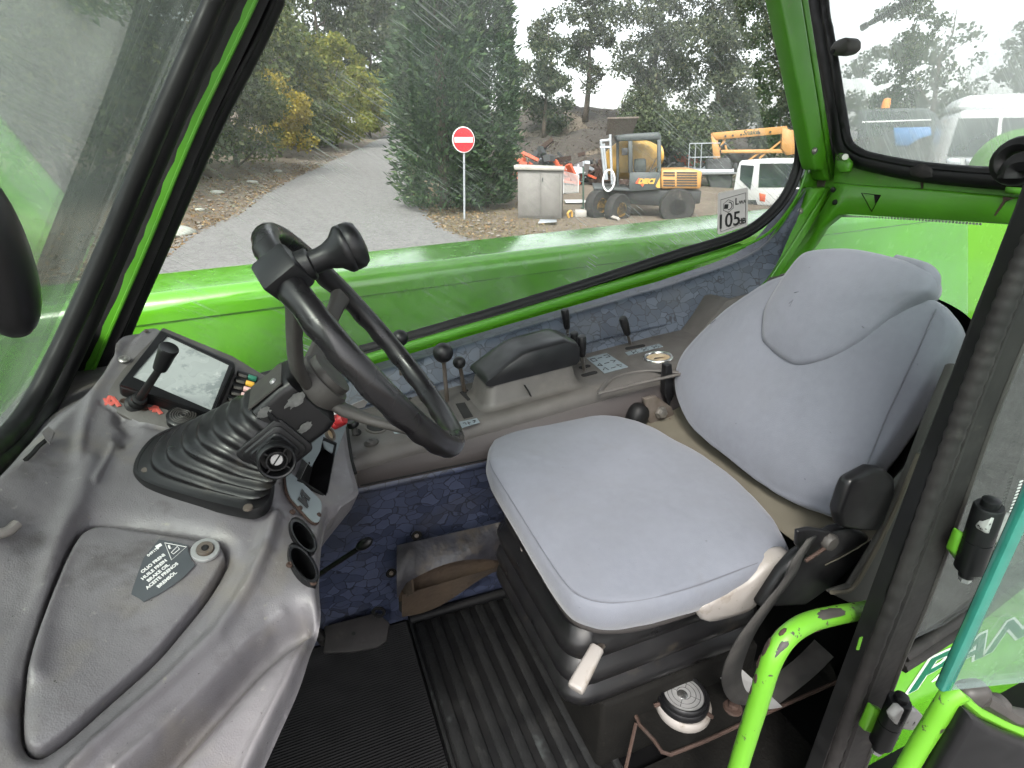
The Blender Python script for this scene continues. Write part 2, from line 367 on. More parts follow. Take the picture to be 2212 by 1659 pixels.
def leaf_mat(name, c1, c2, c3=None, trans=.35):
    m = bpy.data.materials.new(name); m.use_nodes = True; N, L = m.node_tree.nodes, m.node_tree.links
    b = N['Principled BSDF']; b.inputs['Roughness'].default_value = .6; b.inputs['Specular IOR Level'].default_value = .3
    ge = N.new('ShaderNodeNewGeometry'); cr = N.new('ShaderNodeValToRGB'); L.new(ge.outputs['Random Per Island'], cr.inputs['Fac'])
    cr.color_ramp.elements[0].color = (*c1, 1); cr.color_ramp.elements[1].color = (*c2, 1)
    if c3: e = cr.color_ramp.elements.new(.82); e.color = (*c2, 1); cr.color_ramp.elements[2].color = (*c3, 1)
    L.new(cr.outputs[0], b.inputs['Base Color'])
    tr = N.new('ShaderNodeBsdfTranslucent'); L.new(cr.outputs[0], tr.inputs['Color'])
    mx = N.new('ShaderNodeMixShader'); mx.inputs[0].default_value = trans
    L.new(b.outputs[0], mx.inputs[1]); L.new(tr.outputs[0], mx.inputs[2]); L.new(mx.outputs[0], N['Material Output'].inputs['Surface'])
    MATS[name] = m
leaf_mat('leaf_conifer', (.016, .036, .017), (.048, .088, .036), (.085, .125, .048), .2)
leaf_mat('leaf_autumn', (.115, .15, .03), (.23, .245, .05), (.33, .30, .055), .45)
leaf_mat('leaf_olive', (.052, .082, .028), (.125, .158, .052), (.19, .20, .058), .4)
leaf_mat('leaf_gold', (.17, .155, .025), (.33, .265, .035), (.44, .33, .05), .4)
leaf_mat('leaf_dark', (.026, .040, .020), (.060, .082, .036), (.095, .105, .042), .25)
leaf_mat('leaf_grey', (.034, .050, .032), (.085, .105, .058), (.14, .15, .075), .4)
leaf_mat('leaf_brush', (.035, .028, .022), (.085, .068, .05), (.15, .12, .085), .1)
leaf_mat('leaf_grass', (.10, .085, .04), (.22, .18, .09), (.30, .25, .14), .2)
leaf_mat('leaf_litter', (.10, .058, .028), (.20, .13, .06), (.30, .22, .12), .1)

def glass_mat(name, tint=(.975, .99, .98), haze=.02, hz_col=(.78, .81, .80), refl=.55, ang=0.0, ax=1, amt=.2, scr=.25):
    """pane: clear, mirror-like at grazing angles, with a wiped film of dirt and fine scratches running at the angle ang"""
    m = bpy.data.materials.new(name); m.use_nodes = True; N, L = m.node_tree.nodes, m.node_tree.links
    for n_ in list(N): N.remove(n_)
    out = N.new('ShaderNodeOutputMaterial'); tr = N.new('ShaderNodeBsdfTransparent'); tr.inputs[0].default_value = (*tint, 1)
    gl = N.new('ShaderNodeBsdfGlossy'); gl.inputs['Roughness'].default_value = .01
    fr = N.new('ShaderNodeFresnel'); fr.inputs[0].default_value = 1.45
    fk = N.new('ShaderNodeMath'); fk.operation = 'MULTIPLY'; fk.inputs[1].default_value = refl; L.new(fr.outputs[0], fk.inputs[0])
    m1 = N.new('ShaderNodeMixShader'); L.new(fk.outputs[0], m1.inputs[0]); L.new(tr.outputs[0], m1.inputs[1]); L.new(gl.outputs[0], m1.inputs[2])
    df = N.new('ShaderNodeBsdfDiffuse'); df.inputs[0].default_value = (*hz_col, 1); tl = N.new('ShaderNodeBsdfTranslucent'); tl.inputs[0].default_value = (*hz_col, 1)
    m2 = N.new('ShaderNodeMixShader'); m2.inputs[0].default_value = .7; L.new(df.outputs[0], m2.inputs[1]); L.new(tl.outputs[0], m2.inputs[2])
    tc = N.new('ShaderNodeTexCoord')
    def layer(sc, lo, hi, a, rt=0.0, det=3, dist=0, src=None):
        mp = N.new('ShaderNodeMapping'); mp.inputs['Rotation'].default_value = (rt if ax == 0 else 0, rt if ax == 1 else 0, 0)
        m_ = N.new('ShaderNodeVectorMath'); m_.operation = 'MULTIPLY'; m_.inputs[1].default_value = sc
        n = N.new('ShaderNodeTexNoise'); n.inputs['Scale'].default_value = 1; n.inputs['Detail'].default_value = det; n.inputs['Roughness'].default_value = .65; n.inputs['Distortion'].default_value = dist
        L.new(tc.outputs['Object'], mp.inputs[0]); L.new(mp.outputs[0], m_.inputs[0]); L.new(m_.outputs[0], n.inputs['Vector'])
        r_ = N.new('ShaderNodeMapRange'); r_.inputs['From Min'].default_value = lo; r_.inputs['From Max'].default_value = hi; r_.inputs['To Max'].default_value = a
        L.new(n.outputs['Fac'], r_.inputs['Value']); return r_.outputs[0]
    def op(k, a, b_):
        n = N.new('ShaderNodeMath'); n.operation = k; n.use_clamp = True; L.new(a, n.inputs[0])
        if isinstance(b_, float): n.inputs[1].default_value = b_
        else: L.new(b_, n.inputs[1])
        return n.outputs[0]
    film = layer((2.2, 2.2, 2.2), .40, .70, amt, 0, 3, .5)                                    # broad film of dust
    fac = op('ADD', film, float(haze))
    if scr:
        s1 = (70, 70, 5) ; s2 = (320, 320, 9)
        wipe = op('MULTIPLY', layer(s1, .50, .75, amt*1.1, R(ang), 3, .25), layer((3, 3, 3), .42, .60, 1.0, 0, 2))
        fine = op('MULTIPLY', layer(s2, .60, .67, scr, R(ang+9), 1, .15), layer((4.1, 4.1, 4.1), .46, .60, 1.0, 0, 2))
        fac = op('ADD', fac, op('ADD', wipe, fine))
    m3 = N.new('ShaderNodeMixShader'); L.new(fac, m3.inputs[0]); L.new(m1.outputs[0], m3.inputs[1]); L.new(m2.outputs[0], m3.inputs[2])
    L.new(m3.outputs[0], out.inputs['Surface']); MATS[name] = m
glass_mat('glass_side', haze=.018, ang=48, ax=1, amt=.065, scr=.28, refl=.3)
glass_mat('glass_rear', haze=.20, ang=28, ax=0, amt=.20, scr=.15, hz_col=(.85, .88, .87))
glass_mat('glass_screen', tint=(.92, .97, .94), haze=.02, hz_col=(.66, .76, .70), ang=30, ax=1, amt=.04, scr=.05, refl=.8)
glass_mat('glass_tint', tint=(.92, .98, .93), haze=.12, hz_col=(.66, .88, .72), amt=.12, scr=0)
glass_mat('glass_door', tint=(.86, .95, .91), haze=.03, hz_col=(.7, .8, .75), amt=.08, scr=0)
glass_mat('glass_small', tint=(.90, .92, .91), haze=.03, amt=.06, scr=0, refl=.3)
mat('glass_edge', (.02, .13, .10), .15, var=(20, (.03, .20, .15), .8), spec=.8)

# blue vinyl with a printed crazy-paving pattern
def crazy(name, base, light, line, scale, dirtc):
    m = bpy.data.materials.new(name); m.use_nodes = True; N, L = m.node_tree.nodes, m.node_tree.links; b = N['Principled BSDF']
    b.inputs['Roughness'].default_value = .48
    tc = N.new('ShaderNodeTexCoord'); nz = N.new('ShaderNodeTexNoise'); nz.inputs['Scale'].default_value = 22; L.new(tc.outputs['Object'], nz.inputs['Vector'])
    ad = N.new('ShaderNodeMix'); ad.data_type = 'VECTOR'; ad.inputs['Factor'].default_value = .035; L.new(tc.outputs['Object'], ad.inputs['A']); L.new(nz.outputs['Color'], ad.inputs['B'])
    mp = N.new('ShaderNodeMapping'); mp.inputs['Scale'].default_value = (1, 1.0, 1.35); L.new(ad.outputs['Result'], mp.inputs[0])
    v1 = N.new('ShaderNodeTexVoronoi'); v1.inputs['Scale'].default_value = scale; v1.inputs['Randomness'].default_value = 1
    v2 = N.new('ShaderNodeTexVoronoi'); v2.feature = 'DISTANCE_TO_EDGE'; v2.inputs['Scale'].default_value = scale
    L.new(mp.outputs[0], v1.inputs['Vector']); L.new(mp.outputs[0], v2.inputs['Vector'])
    sp = N.new('ShaderNodeSeparateColor'); L.new(v1.outputs['Color'], sp.inputs[0])
    c1 = N.new('ShaderNodeMix'); c1.data_type = 'RGBA'; c1.inputs['A'].default_value = (*base, 1); c1.inputs['B'].default_value = (*light, 1); L.new(sp.outputs[0], c1.inputs['Factor'])
    r_ = N.new('ShaderNodeMapRange'); r_.inputs['From Min'].default_value = .010; r_.inputs['From Max'].default_value = .05; L.new(v2.outputs['Distance'], r_.inputs['Value'])
    c2 = N.new('ShaderNodeMix'); c2.data_type = 'RGBA'; c2.inputs['A'].default_value = (*line, 1); L.new(c1.outputs['Result'], c2.inputs['B']); L.new(r_.outputs[0], c2.inputs['Factor'])
    n2 = N.new('ShaderNodeTexNoise'); n2.inputs['Scale'].default_value = 7; n2.inputs['Detail'].default_value = 8; L.new(tc.outputs['Object'], n2.inputs['Vector'])
    r2 = N.new('ShaderNodeMapRange'); r2.inputs['From Min'].default_value = .5; r2.inputs['From Max'].default_value = .75; r2.inputs['To Max'].default_value = .75; L.new(n2.outputs['Fac'], r2.inputs['Value'])
    c3 = N.new('ShaderNodeMix'); c3.data_type = 'RGBA'; L.new(c2.outputs['Result'], c3.inputs['A']); c3.inputs['B'].default_value = (*dirtc, 1); L.new(r2.outputs[0], c3.inputs['Factor'])
    L.new(c3.outputs['Result'], b.inputs['Base Color'])
    bu = N.new('ShaderNodeBump'); bu.inputs['Strength'].default_value = .15; bu.inputs['Distance'].default_value = .002; L.new(n2.outputs['Fac'], bu.inputs['Height']); L.new(bu.outputs[0], b.inputs['Normal'])
    MATS[name] = m
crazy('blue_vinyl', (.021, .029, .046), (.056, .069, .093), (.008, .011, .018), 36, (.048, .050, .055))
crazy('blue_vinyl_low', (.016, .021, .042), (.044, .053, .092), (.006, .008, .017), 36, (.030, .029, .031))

# ================================================================== outdoors: terrain
def sst(a, b, x): t = np.clip((x-a)/(b-a), 0, 1); return t*t*(3-2*t)
def road_l(y): return np.interp(y, [0, 8, 13, 15.6, 18.7, 23, 29.2, 42.3, 57.4, 73, 85], [-5, -3, -2.4, -2.2, -1.3, -.57, 1.0, 5.26, 9.8, 14.4, 17.6])
def road_r(y): return np.interp(y, [0, 8, 11.8, 14.8, 17, 21, 28.5, 42, 70, 85], [9, 6, 4.2, 4.0, 4.2, 4.8, 6.2, 8.9, 15.4, 19.4])
def hgt(x, y):
    x = np.asarray(x, float); y = np.asarray(y, float)
    rise = .058*np.maximum(0, np.minimum(y, 85)-15) + 0*x
    rise = np.where(y > 15, rise - .25*(1-np.exp(-np.maximum(y-15, 0)/6)), 0)
    bank = .30*sst(.2, 3.0, road_l(y)-x)*sst(5, 12, y) + 3.0*sst(4, 25, road_l(y)-x)
    emb = 3.9*sst(24, 40, y - .15*(x-12))*sst(0, 9, x-road_r(y)-2.5)*(1-.75*sst(28, 52, x))
    flat = sst(3, 14, x-road_r(y))
    return rise*(1-.75*flat) + bank + emb
def PT(x, y, dz=0.0):
    """photo point onto the terrain"""
    r = ray(x, y); lo = None
    for t in np.linspace(2.5, 140, 1600):
        p = CAM + r*t
        if p[2] - hgt(p[0], p[1]) - dz < 0: return A(p[0], p[1], float(hgt(p[0], p[1])))
    return CAM + r*60
ys = np.concatenate([np.linspace(-90, -6, 8), np.linspace(-4, 46, 84), np.linspace(48, 110, 32), np.linspace(130, 420, 8)])
xs = np.concatenate([np.linspace(-300, -30, 9), np.linspace(-27, 45, 97), np.linspace(50, 400, 12)])
def gp(a, b):
    n = mnoise.noise((a*.35, b*.35, 0))*.05 + mnoise.noise((a*1.3, b*1.3, 3))*.03
    on_ = float(sst(-.4, .6, road_l(b)-a) + sst(-.4, .6, a-road_r(b)))
    return A(a, b, float(hgt(a, b)) + n*on_ - .02)
struct('ground', gridf(xs, ys, gp), 'soil', smooth=180)
yy = np.concatenate([np.linspace(-8, 40, 70), np.linspace(41, 85, 30)])
def rp(a, b):
    l, r_ = road_l(b)+.18*mnoise.noise((0, b*.9, 1)), road_r(b)+.22*mnoise.noise((5, b*.8, 1)); x_ = l+(r_-l)*a
    return A(x_, b, float(hgt(x_, b)) + .03 + .05*(1-(2*a-1)**2))
struct('road', gridf(np.linspace(0, 1, 15), yy, rp), 'asphalt', smooth=180)
ex = np.linspace(7, 60, 60); ey = np.linspace(24.5, 48, 40)
def ep(a, b): return A(a, b, float(hgt(a, b)) + .05 + .35*mnoise.noise((a*.5, b*.5, 7))*float(sst(24.5, 28, b)) + .15*mnoise.noise((a*1.7, b*1.7, 7)) - 1.2*float(1-sst(7, 10, a)))
struct('embankment', gridf(ex, ey, ep), 'embankment_soil', smooth=180)

# fallen leaves and litter on the verge
def cards(P_, size, nrm_=None, flat=0.0, asp=.55):
    """leaf cards: numpy points -> bent quads"""
    n = len(P_); d = RNG.normal(size=(n, 3)); d[:, 2] *= (1-flat); d /= np.linalg.norm(d, axis=1)[:, None]
    e = RNG.normal(size=(n, 3)); e[:, 2] *= (1-flat); e -= d*(d*e).sum(1)[:, None]; e /= np.linalg.norm(e, axis=1)[:, None]
    s = (size*RNG.uniform(.6, 1.4, n))[:, None]
    v = np.stack([P_-d*s, P_+e*s*asp, P_+d*s, P_-e*s*asp], 1).reshape(-1, 3)
    return v
def card_obj(name, v, m, parent):
    n = len(v)//4; me = bpy.data.meshes.new(name); v = v - OFF[parent.name] if parent is not None else v
    me.vertices.add(n*4); me.vertices.foreach_set('co', v.astype(np.float32).ravel())
    me.loops.add(n*4); me.loops.foreach_set('vertex_index', np.arange(n*4, dtype=np.int32))
    me.polygons.add(n); me.polygons.foreach_set('loop_start', np.arange(0, n*4, 4, dtype=np.int32)); me.polygons.foreach_set('loop_total', np.full(n, 4, np.int32))
    me.update(calc_edges=True); me.materials.append(MATS[m])
    o = bpy.data.objects.new(name, me); COL.objects.link(o)
    if parent is not None: o.parent = parent
    return o
lx = []; 
for i in range(9000):
    y_ = RNG.uniform(7, 34); x_ = (road_l(y_) - abs(RNG.normal(0, 1.8)) + .2) if i % 3 else (road_r(y_) + abs(RNG.normal(0, 1.4)) - .2)
    lx.append((x_, y_, float(hgt(x_, y_))+.045))
o_ = card_obj('leaf_litter', cards(np.array(lx), .045, flat=.8), 'leaf_litter', None); tag(o_, 'brown fallen leaves littering the road verges', 'leaves'); o_['kind'] = 'stuff'

def rock(c, r_, sd):
    g = blob(c, r_, nu=11, nv=7); v = []
    for p in g.v:
        q = np.array(p)-c; k = 1+.28*mnoise.noise(Vector(q/np.max(r_)*1.6)+Vector((sd*3.1, 0, 0))); v.append(tuple(c+q*k))
    return G(v, g.f)
gv = G()
for i in range(800):
    y_ = RNG.uniform(8, 45); x_ = (road_l(y_) - abs(RNG.normal(0, 1.3)) + .15) if i % 3 else (road_r(y_) + abs(RNG.normal(0, 1.0)) - .15); s_ = RNG.uniform(.015, .045)*(1+y_/40)
    gv.add(blob(A(x_, y_, float(hgt(x_, y_))+.03), (s_*RNG.uniform(.8, 1.6), s_, s_*.6), None, 5, 4))
o_ = mk('loose_stones', gv, 'gravel', None, 0); tag(o_, 'small loose stones strewn along both road edges', 'stones'); o_['kind'] = 'stuff'
for i, (px, py, s, lab) in enumerate([(385, 508, .42, 'large flat pale rock beside the road edge'), (432, 455, .14, 'small pale stone on the verge in front of the big rock'),
        (545, 395, .2, 'whitish rounded stone at the foot of the verge shrubs'), (600, 372, .2, 'grey stone high on the verge by the road bend'),
        (470, 418, .2, 'broken grey stone in the middle of the leafy verge'), (408, 428, .13, 'small light stone at the left end of the verge')]):
    p = PT(px, py); solo('rock', lab, 'rock', rock(p+A(0, 0, s*.15), A(s*1.2, s*.8, s*.4), i), 'stone', 'stones on the road verge')
p0 = PT(402, 445); p1 = PT(428, 425)
solo('fallen_branch', 'thin pale fallen branch lying on the verge', 'branch', tube(spl([p0+A(0,0,.06), (p0+p1)/2+A(0,0,.2), p1+A(0,0,.12)], 4), [.03, .025, .012], 6), 'concrete')

# ================================================================== trees
def limb(p, d, L_, r_, n=5, wob=.25):
    pts = [np.array(p, float)]; d = nrm(d)
    for i in range(n): d = nrm(d + RNG.normal(size=3)*wob*.5 + A(0, 0, .06)); pts.append(pts[-1]+d*L_/n)
    return tube(pts, list(np.linspace(r_, r_*.3, n+1)), 6), pts
def broadleaf(name, label, base, H, rad, leaf, n, size, lo=.25, clumps=60, group='trees beyond the cab', gaps=.0, cr=.32, cat='tree', lean=0.0, trunks=1):
    n = int(n*1.35) if name == 'yard_tree' and n > 1000 else n
    t = thing(name, label, cat, base, group); base = np.array(base, float); wood = G(); tips = []
    for k in range(trunks):
        b0 = base + A(RNG.normal()*.25, RNG.normal()*.25, -.1)*(k > 0)
        top = base + A(lean*H + RNG.normal()*.3*(k+1), RNG.normal()*.3*(k+1), H*.86)
        pts = [b0 + (top-b0)*s + A(RNG.normal(), RNG.normal(), 0)*.05*H*s*(1-s) for s in np.linspace(0, 1, 9)]
        wood.add(tube(pts, list(np.linspace(.020*H+.02, .012, 9)), 8))
        for s in np.linspace(max(lo-.05, .12), .92, 13):
            q = pts[min(8, int(s*8))]; a = RNG.uniform(0, 6.28); ln = rad*RNG.uniform(.55, .95)*(1.15-s*.6)
            g_, pp = limb(q, A(math.cos(a), math.sin(a), .55), ln, .010*H*(1-s)+.012); wood.add(g_); tips += pp[2:]
    mk('trunk', wood, 'bark', t, 180)
    cs = []
    for i in range(clumps):
        if i % 2 and tips: c = tips[RNG.integers(len(tips))] + RNG.normal(size=3)*.15*rad
        else:
            u = RNG.normal(size=3); u /= np.linalg.norm(u); u *= RNG.uniform(.35, 1)**.5
            c = base + A(u[0]*rad + lean*H*.6, u[1]*rad, H*(lo + (1-lo)*.5) + u[2]*H*(1-lo)*.5)
            zz = (c[2]-base[2])/H; f_ = 1-.45*max(0, (zz-.6)/.4); c[0] = base[0]+lean*H*.6+(c[0]-base[0]-lean*H*.6)*f_; c[1] = base[1]+(c[1]-base[1])*f_
        cs.append((c, RNG.uniform(.5, 1.25)*cr*rad))
    P_ = []
    wts = np.array([c[1]**1.6 for c in cs]); wts /= wts.sum()
    for (c, r_), k in zip(cs, RNG.multinomial(n, wts)):
        u = RNG.normal(size=(k, 3)); u /= np.linalg.norm(u, axis=1)[:, None]+1e-9; u *= (RNG.uniform(0, 1, k)**.45)[:, None]*r_; u[:, 2] *= .72
        P_.append(c+u)
    P_ = np.concatenate(P_)
    card_obj('crown', cards(P_, size), leaf, t)
    return t
def conifer(label, base, H, rad, n, size):
    t = thing('conifer', label, 'tree', base, 'tall conifers by the road'); base = np.array(base, float)
    mk('trunk', tube([base+A(0,0,-.1), base+A(.05, 0, H*.5), base+A(0, 0, H*.97)], [.2, .13, .02], 8), 'bark', t, 180)
    h = RNG.uniform(0.01, 1, n)**.9; a = RNG.uniform(0, 2*np.pi, n)
    prof = np.interp(h, [0, .04, .12, .35, .7, 1], [.72, .92, 1.0, .96, .62, .04])
    lump = np.array([1+.34*mnoise.noise((math.cos(q)*1.8, math.sin(q)*1.8, k*7)) + .20*mnoise.noise((math.cos(q)*5, math.sin(q)*5, k*22)) for q, k in zip(a, h)])
    rr_ = rad*prof*lump*(1-.5*RNG.uniform(0, 1, n)**2.2)*(1+.10*np.abs(RNG.normal(size=n))*(RNG.uniform(0, 1, n) < .35))
    c = np.stack([np.cos(a)*rr_, np.sin(a)*rr_, h*H], 1) + base
    dr = np.stack([np.cos(a), np.sin(a), RNG.uniform(-.15, 1.0, n)], 1) + RNG.normal(size=(n, 3))*.35; dr /= np.linalg.norm(dr, axis=1)[:, None]
    e = np.cross(dr, RNG.normal(size=(n, 3))); e /= np.linalg.norm(e, axis=1)[:, None]
    s = (size*RNG.uniform(.6, 1.5, n))[:, None]
    v = np.stack([c-dr*s*.6, c+e*s*.26, c+dr*s, c-e*s*.26], 1).reshape(-1, 3)
    card_obj('crown', v, 'leaf_conifer', t); return t
conifer('tall dark green conifer directly behind the no entry sign', PT(962, 452), 11, 1.42, 32000, .13)
conifer('tall dense conifer directly behind the grey utility cabinet', PT(1045, 448), 10.2, 1.12, 26000, .13)
conifer('conifer standing behind the front pair, along the road edge', PT(945, 410)+A(1.5, 3.0, 0), 11.5, 1.35, 22000, .16)

BR = 'shrubs and trees on the left bank'
def at_d(px, d, dz=0.0):
    """ground point in the direction of a photo column at horizontal distance d"""
    r = ray(px, 300); h = np.hypot(r[0], r[1]); x_, y_ = r[0]/h*d, r[1]/h*d
    return A(x_, y_, float(hgt(x_, y_))+dz)
broadleaf('autumn_shrub', 'yellow-leaved shrub nearest the road beside the pillar', at_d(600, 37), 4.3, 2.5, 'leaf_gold', 6500, .10, .10, 40, BR, cat='shrub')
broadleaf('autumn_shrub', 'yellowing green bushy tree in the middle of the left verge', at_d(725, 46), 7.2, 3.4, 'leaf_autumn', 15000, .13, .04, 60, BR, cat='shrub')
broadleaf('autumn_shrub', 'olive green bush at the far end of the left verge', at_d(800, 58), 7.0, 3.0, 'leaf_autumn', 10000, .15, .04, 50, BR, cat='shrub')
broadleaf('autumn_shrub', 'dull green bush low behind the slanted window pillar', at_d(500, 31), 5.0, 2.8, 'leaf_olive', 13000, .10, .03, 60, BR, cat='shrub')
broadleaf('autumn_shrub', 'low olive bush between the yellow shrub and the bushy tree', at_d(655, 43), 3.4, 2.6, 'leaf_olive', 8000, .12, .03, 40, BR, cat='shrub')
broadleaf('bank_tree', 'green and brown tree rising just right of the slanted pillar', at_d(620, 45), 11.5, 4.0, 'leaf_olive', 17000, .14, .1, 70, BR)
broadleaf('bank_tree', 'dark tall tree behind the yellowing bush', at_d(715, 58), 15.5, 4.4, 'leaf_dark', 16000, .17, .12, 80, BR)
broadleaf('bank_tree', 'dark bare-stemmed tree at the end of the road left side', at_d(815, 70), 16.5, 4.2, 'leaf_dark', 12000, .20, .18, 70, BR)
broadleaf('bank_tree', 'dark tree filling the gap behind the road bend', at_d(862, 92), 18, 6.0, 'leaf_dark', 12000, .25, .06, 70, BR)
broadleaf('bank_tree', 'wide dull green tree seen through the windscreen top left', at_d(120, 24), 8.8, 4.6, 'leaf_olive', 20000, .11, .05, 90, BR)
broadleaf('bank_tree', 'dark brownish tree seen through the windscreen beside the pillar', at_d(330, 27), 10.0, 4.2, 'leaf_dark', 18000, .11, .05, 80, BR)
broadleaf('bank_tree', 'tall tree behind the windscreen pillar top', at_d(480, 40), 13.5, 4.8, 'leaf_olive', 16000, .14, .10, 80, BR)
broadleaf('bank_tree', 'grey green tree at the far left edge of the windscreen', at_d(-120, 22), 8.6, 4.4, 'leaf_olive', 14000, .11, .05, 80, BR)
broadleaf('bank_tree', 'dark tree filling the far left behind the windscreen', at_d(230, 38), 12.5, 5.6, 'leaf_dark', 14000, .15, .05, 80, BR)
YR = 'trees on the embankment behind the yard'
broadleaf('yard_tree', 'sparse tree right of the conifers with sky showing through', at_d(1175, 37), 6.6, 1.9, 'leaf_grey', 7000, .10, .06, 70, YR, cr=.34)
broadleaf('yard_tree', 'tall thin tree above the skip bucket, sky glowing at its foot', at_d(1262, 41), 9.4, 2.0, 'leaf_grey', 7000, .10, .34, 60, YR, cr=.34)
broadleaf('yard_tree', 'large spreading tree above the concrete mixer cab', at_d(1395, 39), 11.5, 3.3, 'leaf_grey', 15000, .10, .22, 110, YR, cr=.24)
broadleaf('yard_tree', 'large leafy tree above the orange access platform', at_d(1550, 38), 10.4, 3.2, 'leaf_grey', 14000, .10, .2, 110, YR, cr=.24)
broadleaf('yard_tree', 'leafy tree cut by the rear edge of the side window', at_d(1672, 40), 7.6, 2.4, 'leaf_grey', 7000, .10, .2, 70, YR, cr=.26)
broadleaf('yard_tree', 'low dark scrub at the foot of the big yard trees', at_d(1440, 36), 3.0, 3.2, 'leaf_dark', 8000, .11, .02, 50, YR, cr=.34)
broadleaf('yard_tree', 'leafy tree in the rear window behind the wiper arm', at_d(1895, 36), 9.0, 2.2, 'leaf_grey', 8500, .095, .08, 80, YR, cr=.27)
broadleaf('yard_tree', 'thin almost bare sapling in the middle of the rear window', at_d(1998, 33), 8.2, 1.7, 'leaf_grey', 900, .10, .15, 40, YR, cr=.25)
broadleaf('yard_tree', 'low bushy tree at the foot of the bare sapling', at_d(2035, 36), 4.0, 2.6, 'leaf_grey', 5000, .10, .1, 40, YR, cr=.34)
broadleaf('yard_tree', 'dense tree at the right end of the rear window', at_d(2225, 33), 10, 1.9, 'leaf_grey', 8000, .10, .05, 70, YR, cr=.3)
bx_ = RNG.uniform(9, 50, 16000); by_ = RNG.uniform(25.5, 40, 16000)
bz_ = hgt(bx_, by_) + RNG.uniform(.0, .35, 16000)*RNG.uniform(0, 1, 16000)
o_ = card_obj('dry_brush', cards(np.c_[bx_, by_, bz_], .10, flat=.3, asp=.3), 'leaf_brush', None); tag(o_, 'dry brown brush and debris covering the dark embankment', 'brush'); o_['kind'] = 'stuff'
gx_ = []
for i in range(9000):
    y_ = RNG.uniform(9, 24); x_ = road_r(y_) + abs(RNG.normal(0, 2.2)) - .1; gx_.append((x_, y_, float(hgt(x_, y_))+.03))
o_ = card_obj('dry_grass', cards(np.array(gx_), .05, flat=.1, asp=.12), 'leaf_grass', None); tag(o_, 'dry yellowish grass on the ground around the road sign', 'grass'); o_['kind'] = 'stuff'
# ================================================================== yard objects seen through the windows
class Fr:
    """upright frame at a ground point: V() puts a photo point onto the thing's own vertical plane, off metres behind its front"""
    def __init__(s, base, turn=0.0):
        s.b = np.array(base, float); f = s.b-CAM; f[2] = 0; f = nrm(f); c, q = math.cos(R(turn)), math.sin(R(turn))
        s.f = A(f[0]*c-f[1]*q, f[0]*q+f[1]*c, 0); s.r = A(s.f[1], -s.f[0], 0); s.u = A(0, 0, 1)
    def V(s, x, y, off=0.0): return PP(x, y, (s.b + s.f*off, s.f))
    def slab(s, pts, o0, o1, bev=.015): 
        front = [s.V(x, y, o0) for x, y in pts]
        return prism(front, s.f*(o1-o0), bev, 1)
    def bar(s, a, b, r_, off=0.0, seg=8): return tube([s.V(*a, off), s.V(*b, off)], r_, seg)
    def wheel(s, x, y, r_, w_, off=0.0): 
        c = s.V(x, y, off); return c

# no entry sign
b = PT(1005, 475); fr = Fr(b, 22)
t = thing('no_entry_sign', 'round red no entry sign with white bar on grey pole', 'road sign', b)
mk('pole', tube([b+fr.f*.065+A(0,0,-.05), fr.V(1002, 274, .065)], .032, 10), 'galv', t)
c = fr.V(1001.5, 302); rr = .335
mk('disc', lathe(c+fr.f*.012, -fr.f, [(rr, 0), (rr, .010), (rr-.008, .014)], 40), 'sign_white', t)
fc = mk('red_face', lathe(c+fr.f*.001, -fr.f, [(rr-.022, 0), (rr-.022, .006)], 40), 'sign_red', t)
mk('white_bar', box(c-fr.f*.010, (rr*1.62, .008, rr*.40), (fr.r, fr.f, fr.u)), 'sign_white', t)
mk('clamp', box(c+fr.f*.05, (.16, .06, .04), (fr.r, fr.f, fr.u), .006), 'galv', t)

# utility cabinet
b = PT(1166, 474); fr = Fr(b, -4)
t = thing('utility_cabinet', 'grey concrete utility cabinet with two doors beside the conifer', 'cabinet', b)
pz = lambda y: fr.V(1166, y)[2]-b[2]
mk('body', fr.slab([(1118, 368), (1216, 368), (1213, 473), (1119, 473)], .03, .75), 'cabinet_grey', t)
mk('top_slab', fr.slab([(1109, 357), (1219, 362), (1219, 369), (1111, 367)], -.06, .85), 'concrete', t)
for x0, x1 in ((1126, 1167), (1169.5, 1209)):
    d_ = mk('door', fr.slab([(x0, 374), (x1, 375), (x1-.6, 468), (x0+.4, 468)], .0, .04, .008), 'cabinet_grey', t)
mk('lock', fr.slab([(1171, 384), (1173, 384), (1173, 393), (1171, 393)], -.02, .02, 0), 'dark_machine', t)

# fence post, barrier and loose things
b = PT(1260, 450); fr = Fr(b)
t = thing('fence_post', 'dark green steel fence post right of the utility cabinet', 'post', b)
mk('post', fr.slab([(1258, 361), (1262, 361), (1262, 452), (1258, 452)], 0, .06, .006), 'fence_green', t)
mk('foot_plate', box(b+A(0, 0, .02), (.18, .18, .03), (fr.r, fr.f, fr.u), .004), 'fence_green', t)
b = PT(1235, 418); fr = Fr(b, 35)
t = thing('mesh_barrier', 'white tubular mesh barrier panel behind the cabinet', 'barrier', b)
q = [fr.V(1217, 369), fr.V(1250, 379), fr.V(1249, 416), fr.V(1217, 418)]
mk('frame', tube(q, .022, 6, closed=True), 'white_van', t)
for s_ in np.linspace(.06, .94, 15): mk('bar', tube([q[0]+(q[1]-q[0])*s_, q[3]+(q[2]-q[3])*s_], .009, 4), 'white_van', t)
solo('concrete_block', 'small concrete block lying at the foot of the green post', 'block', Fr(PT(1255, 470)).slab([(1242, 454), (1267, 454), (1267, 470), (1242, 470)], 0, .3, .02), 'concrete')
p = PT(1242, 438); solo('pale_slab', 'flat white slab on the ground behind the concrete block', 'slab', box(p+A(0,0,.05), (.75, .5, .07), (Fr(p, 10).r, Fr(p, 10).f, A(0,0,1)), .008), 'white_van')
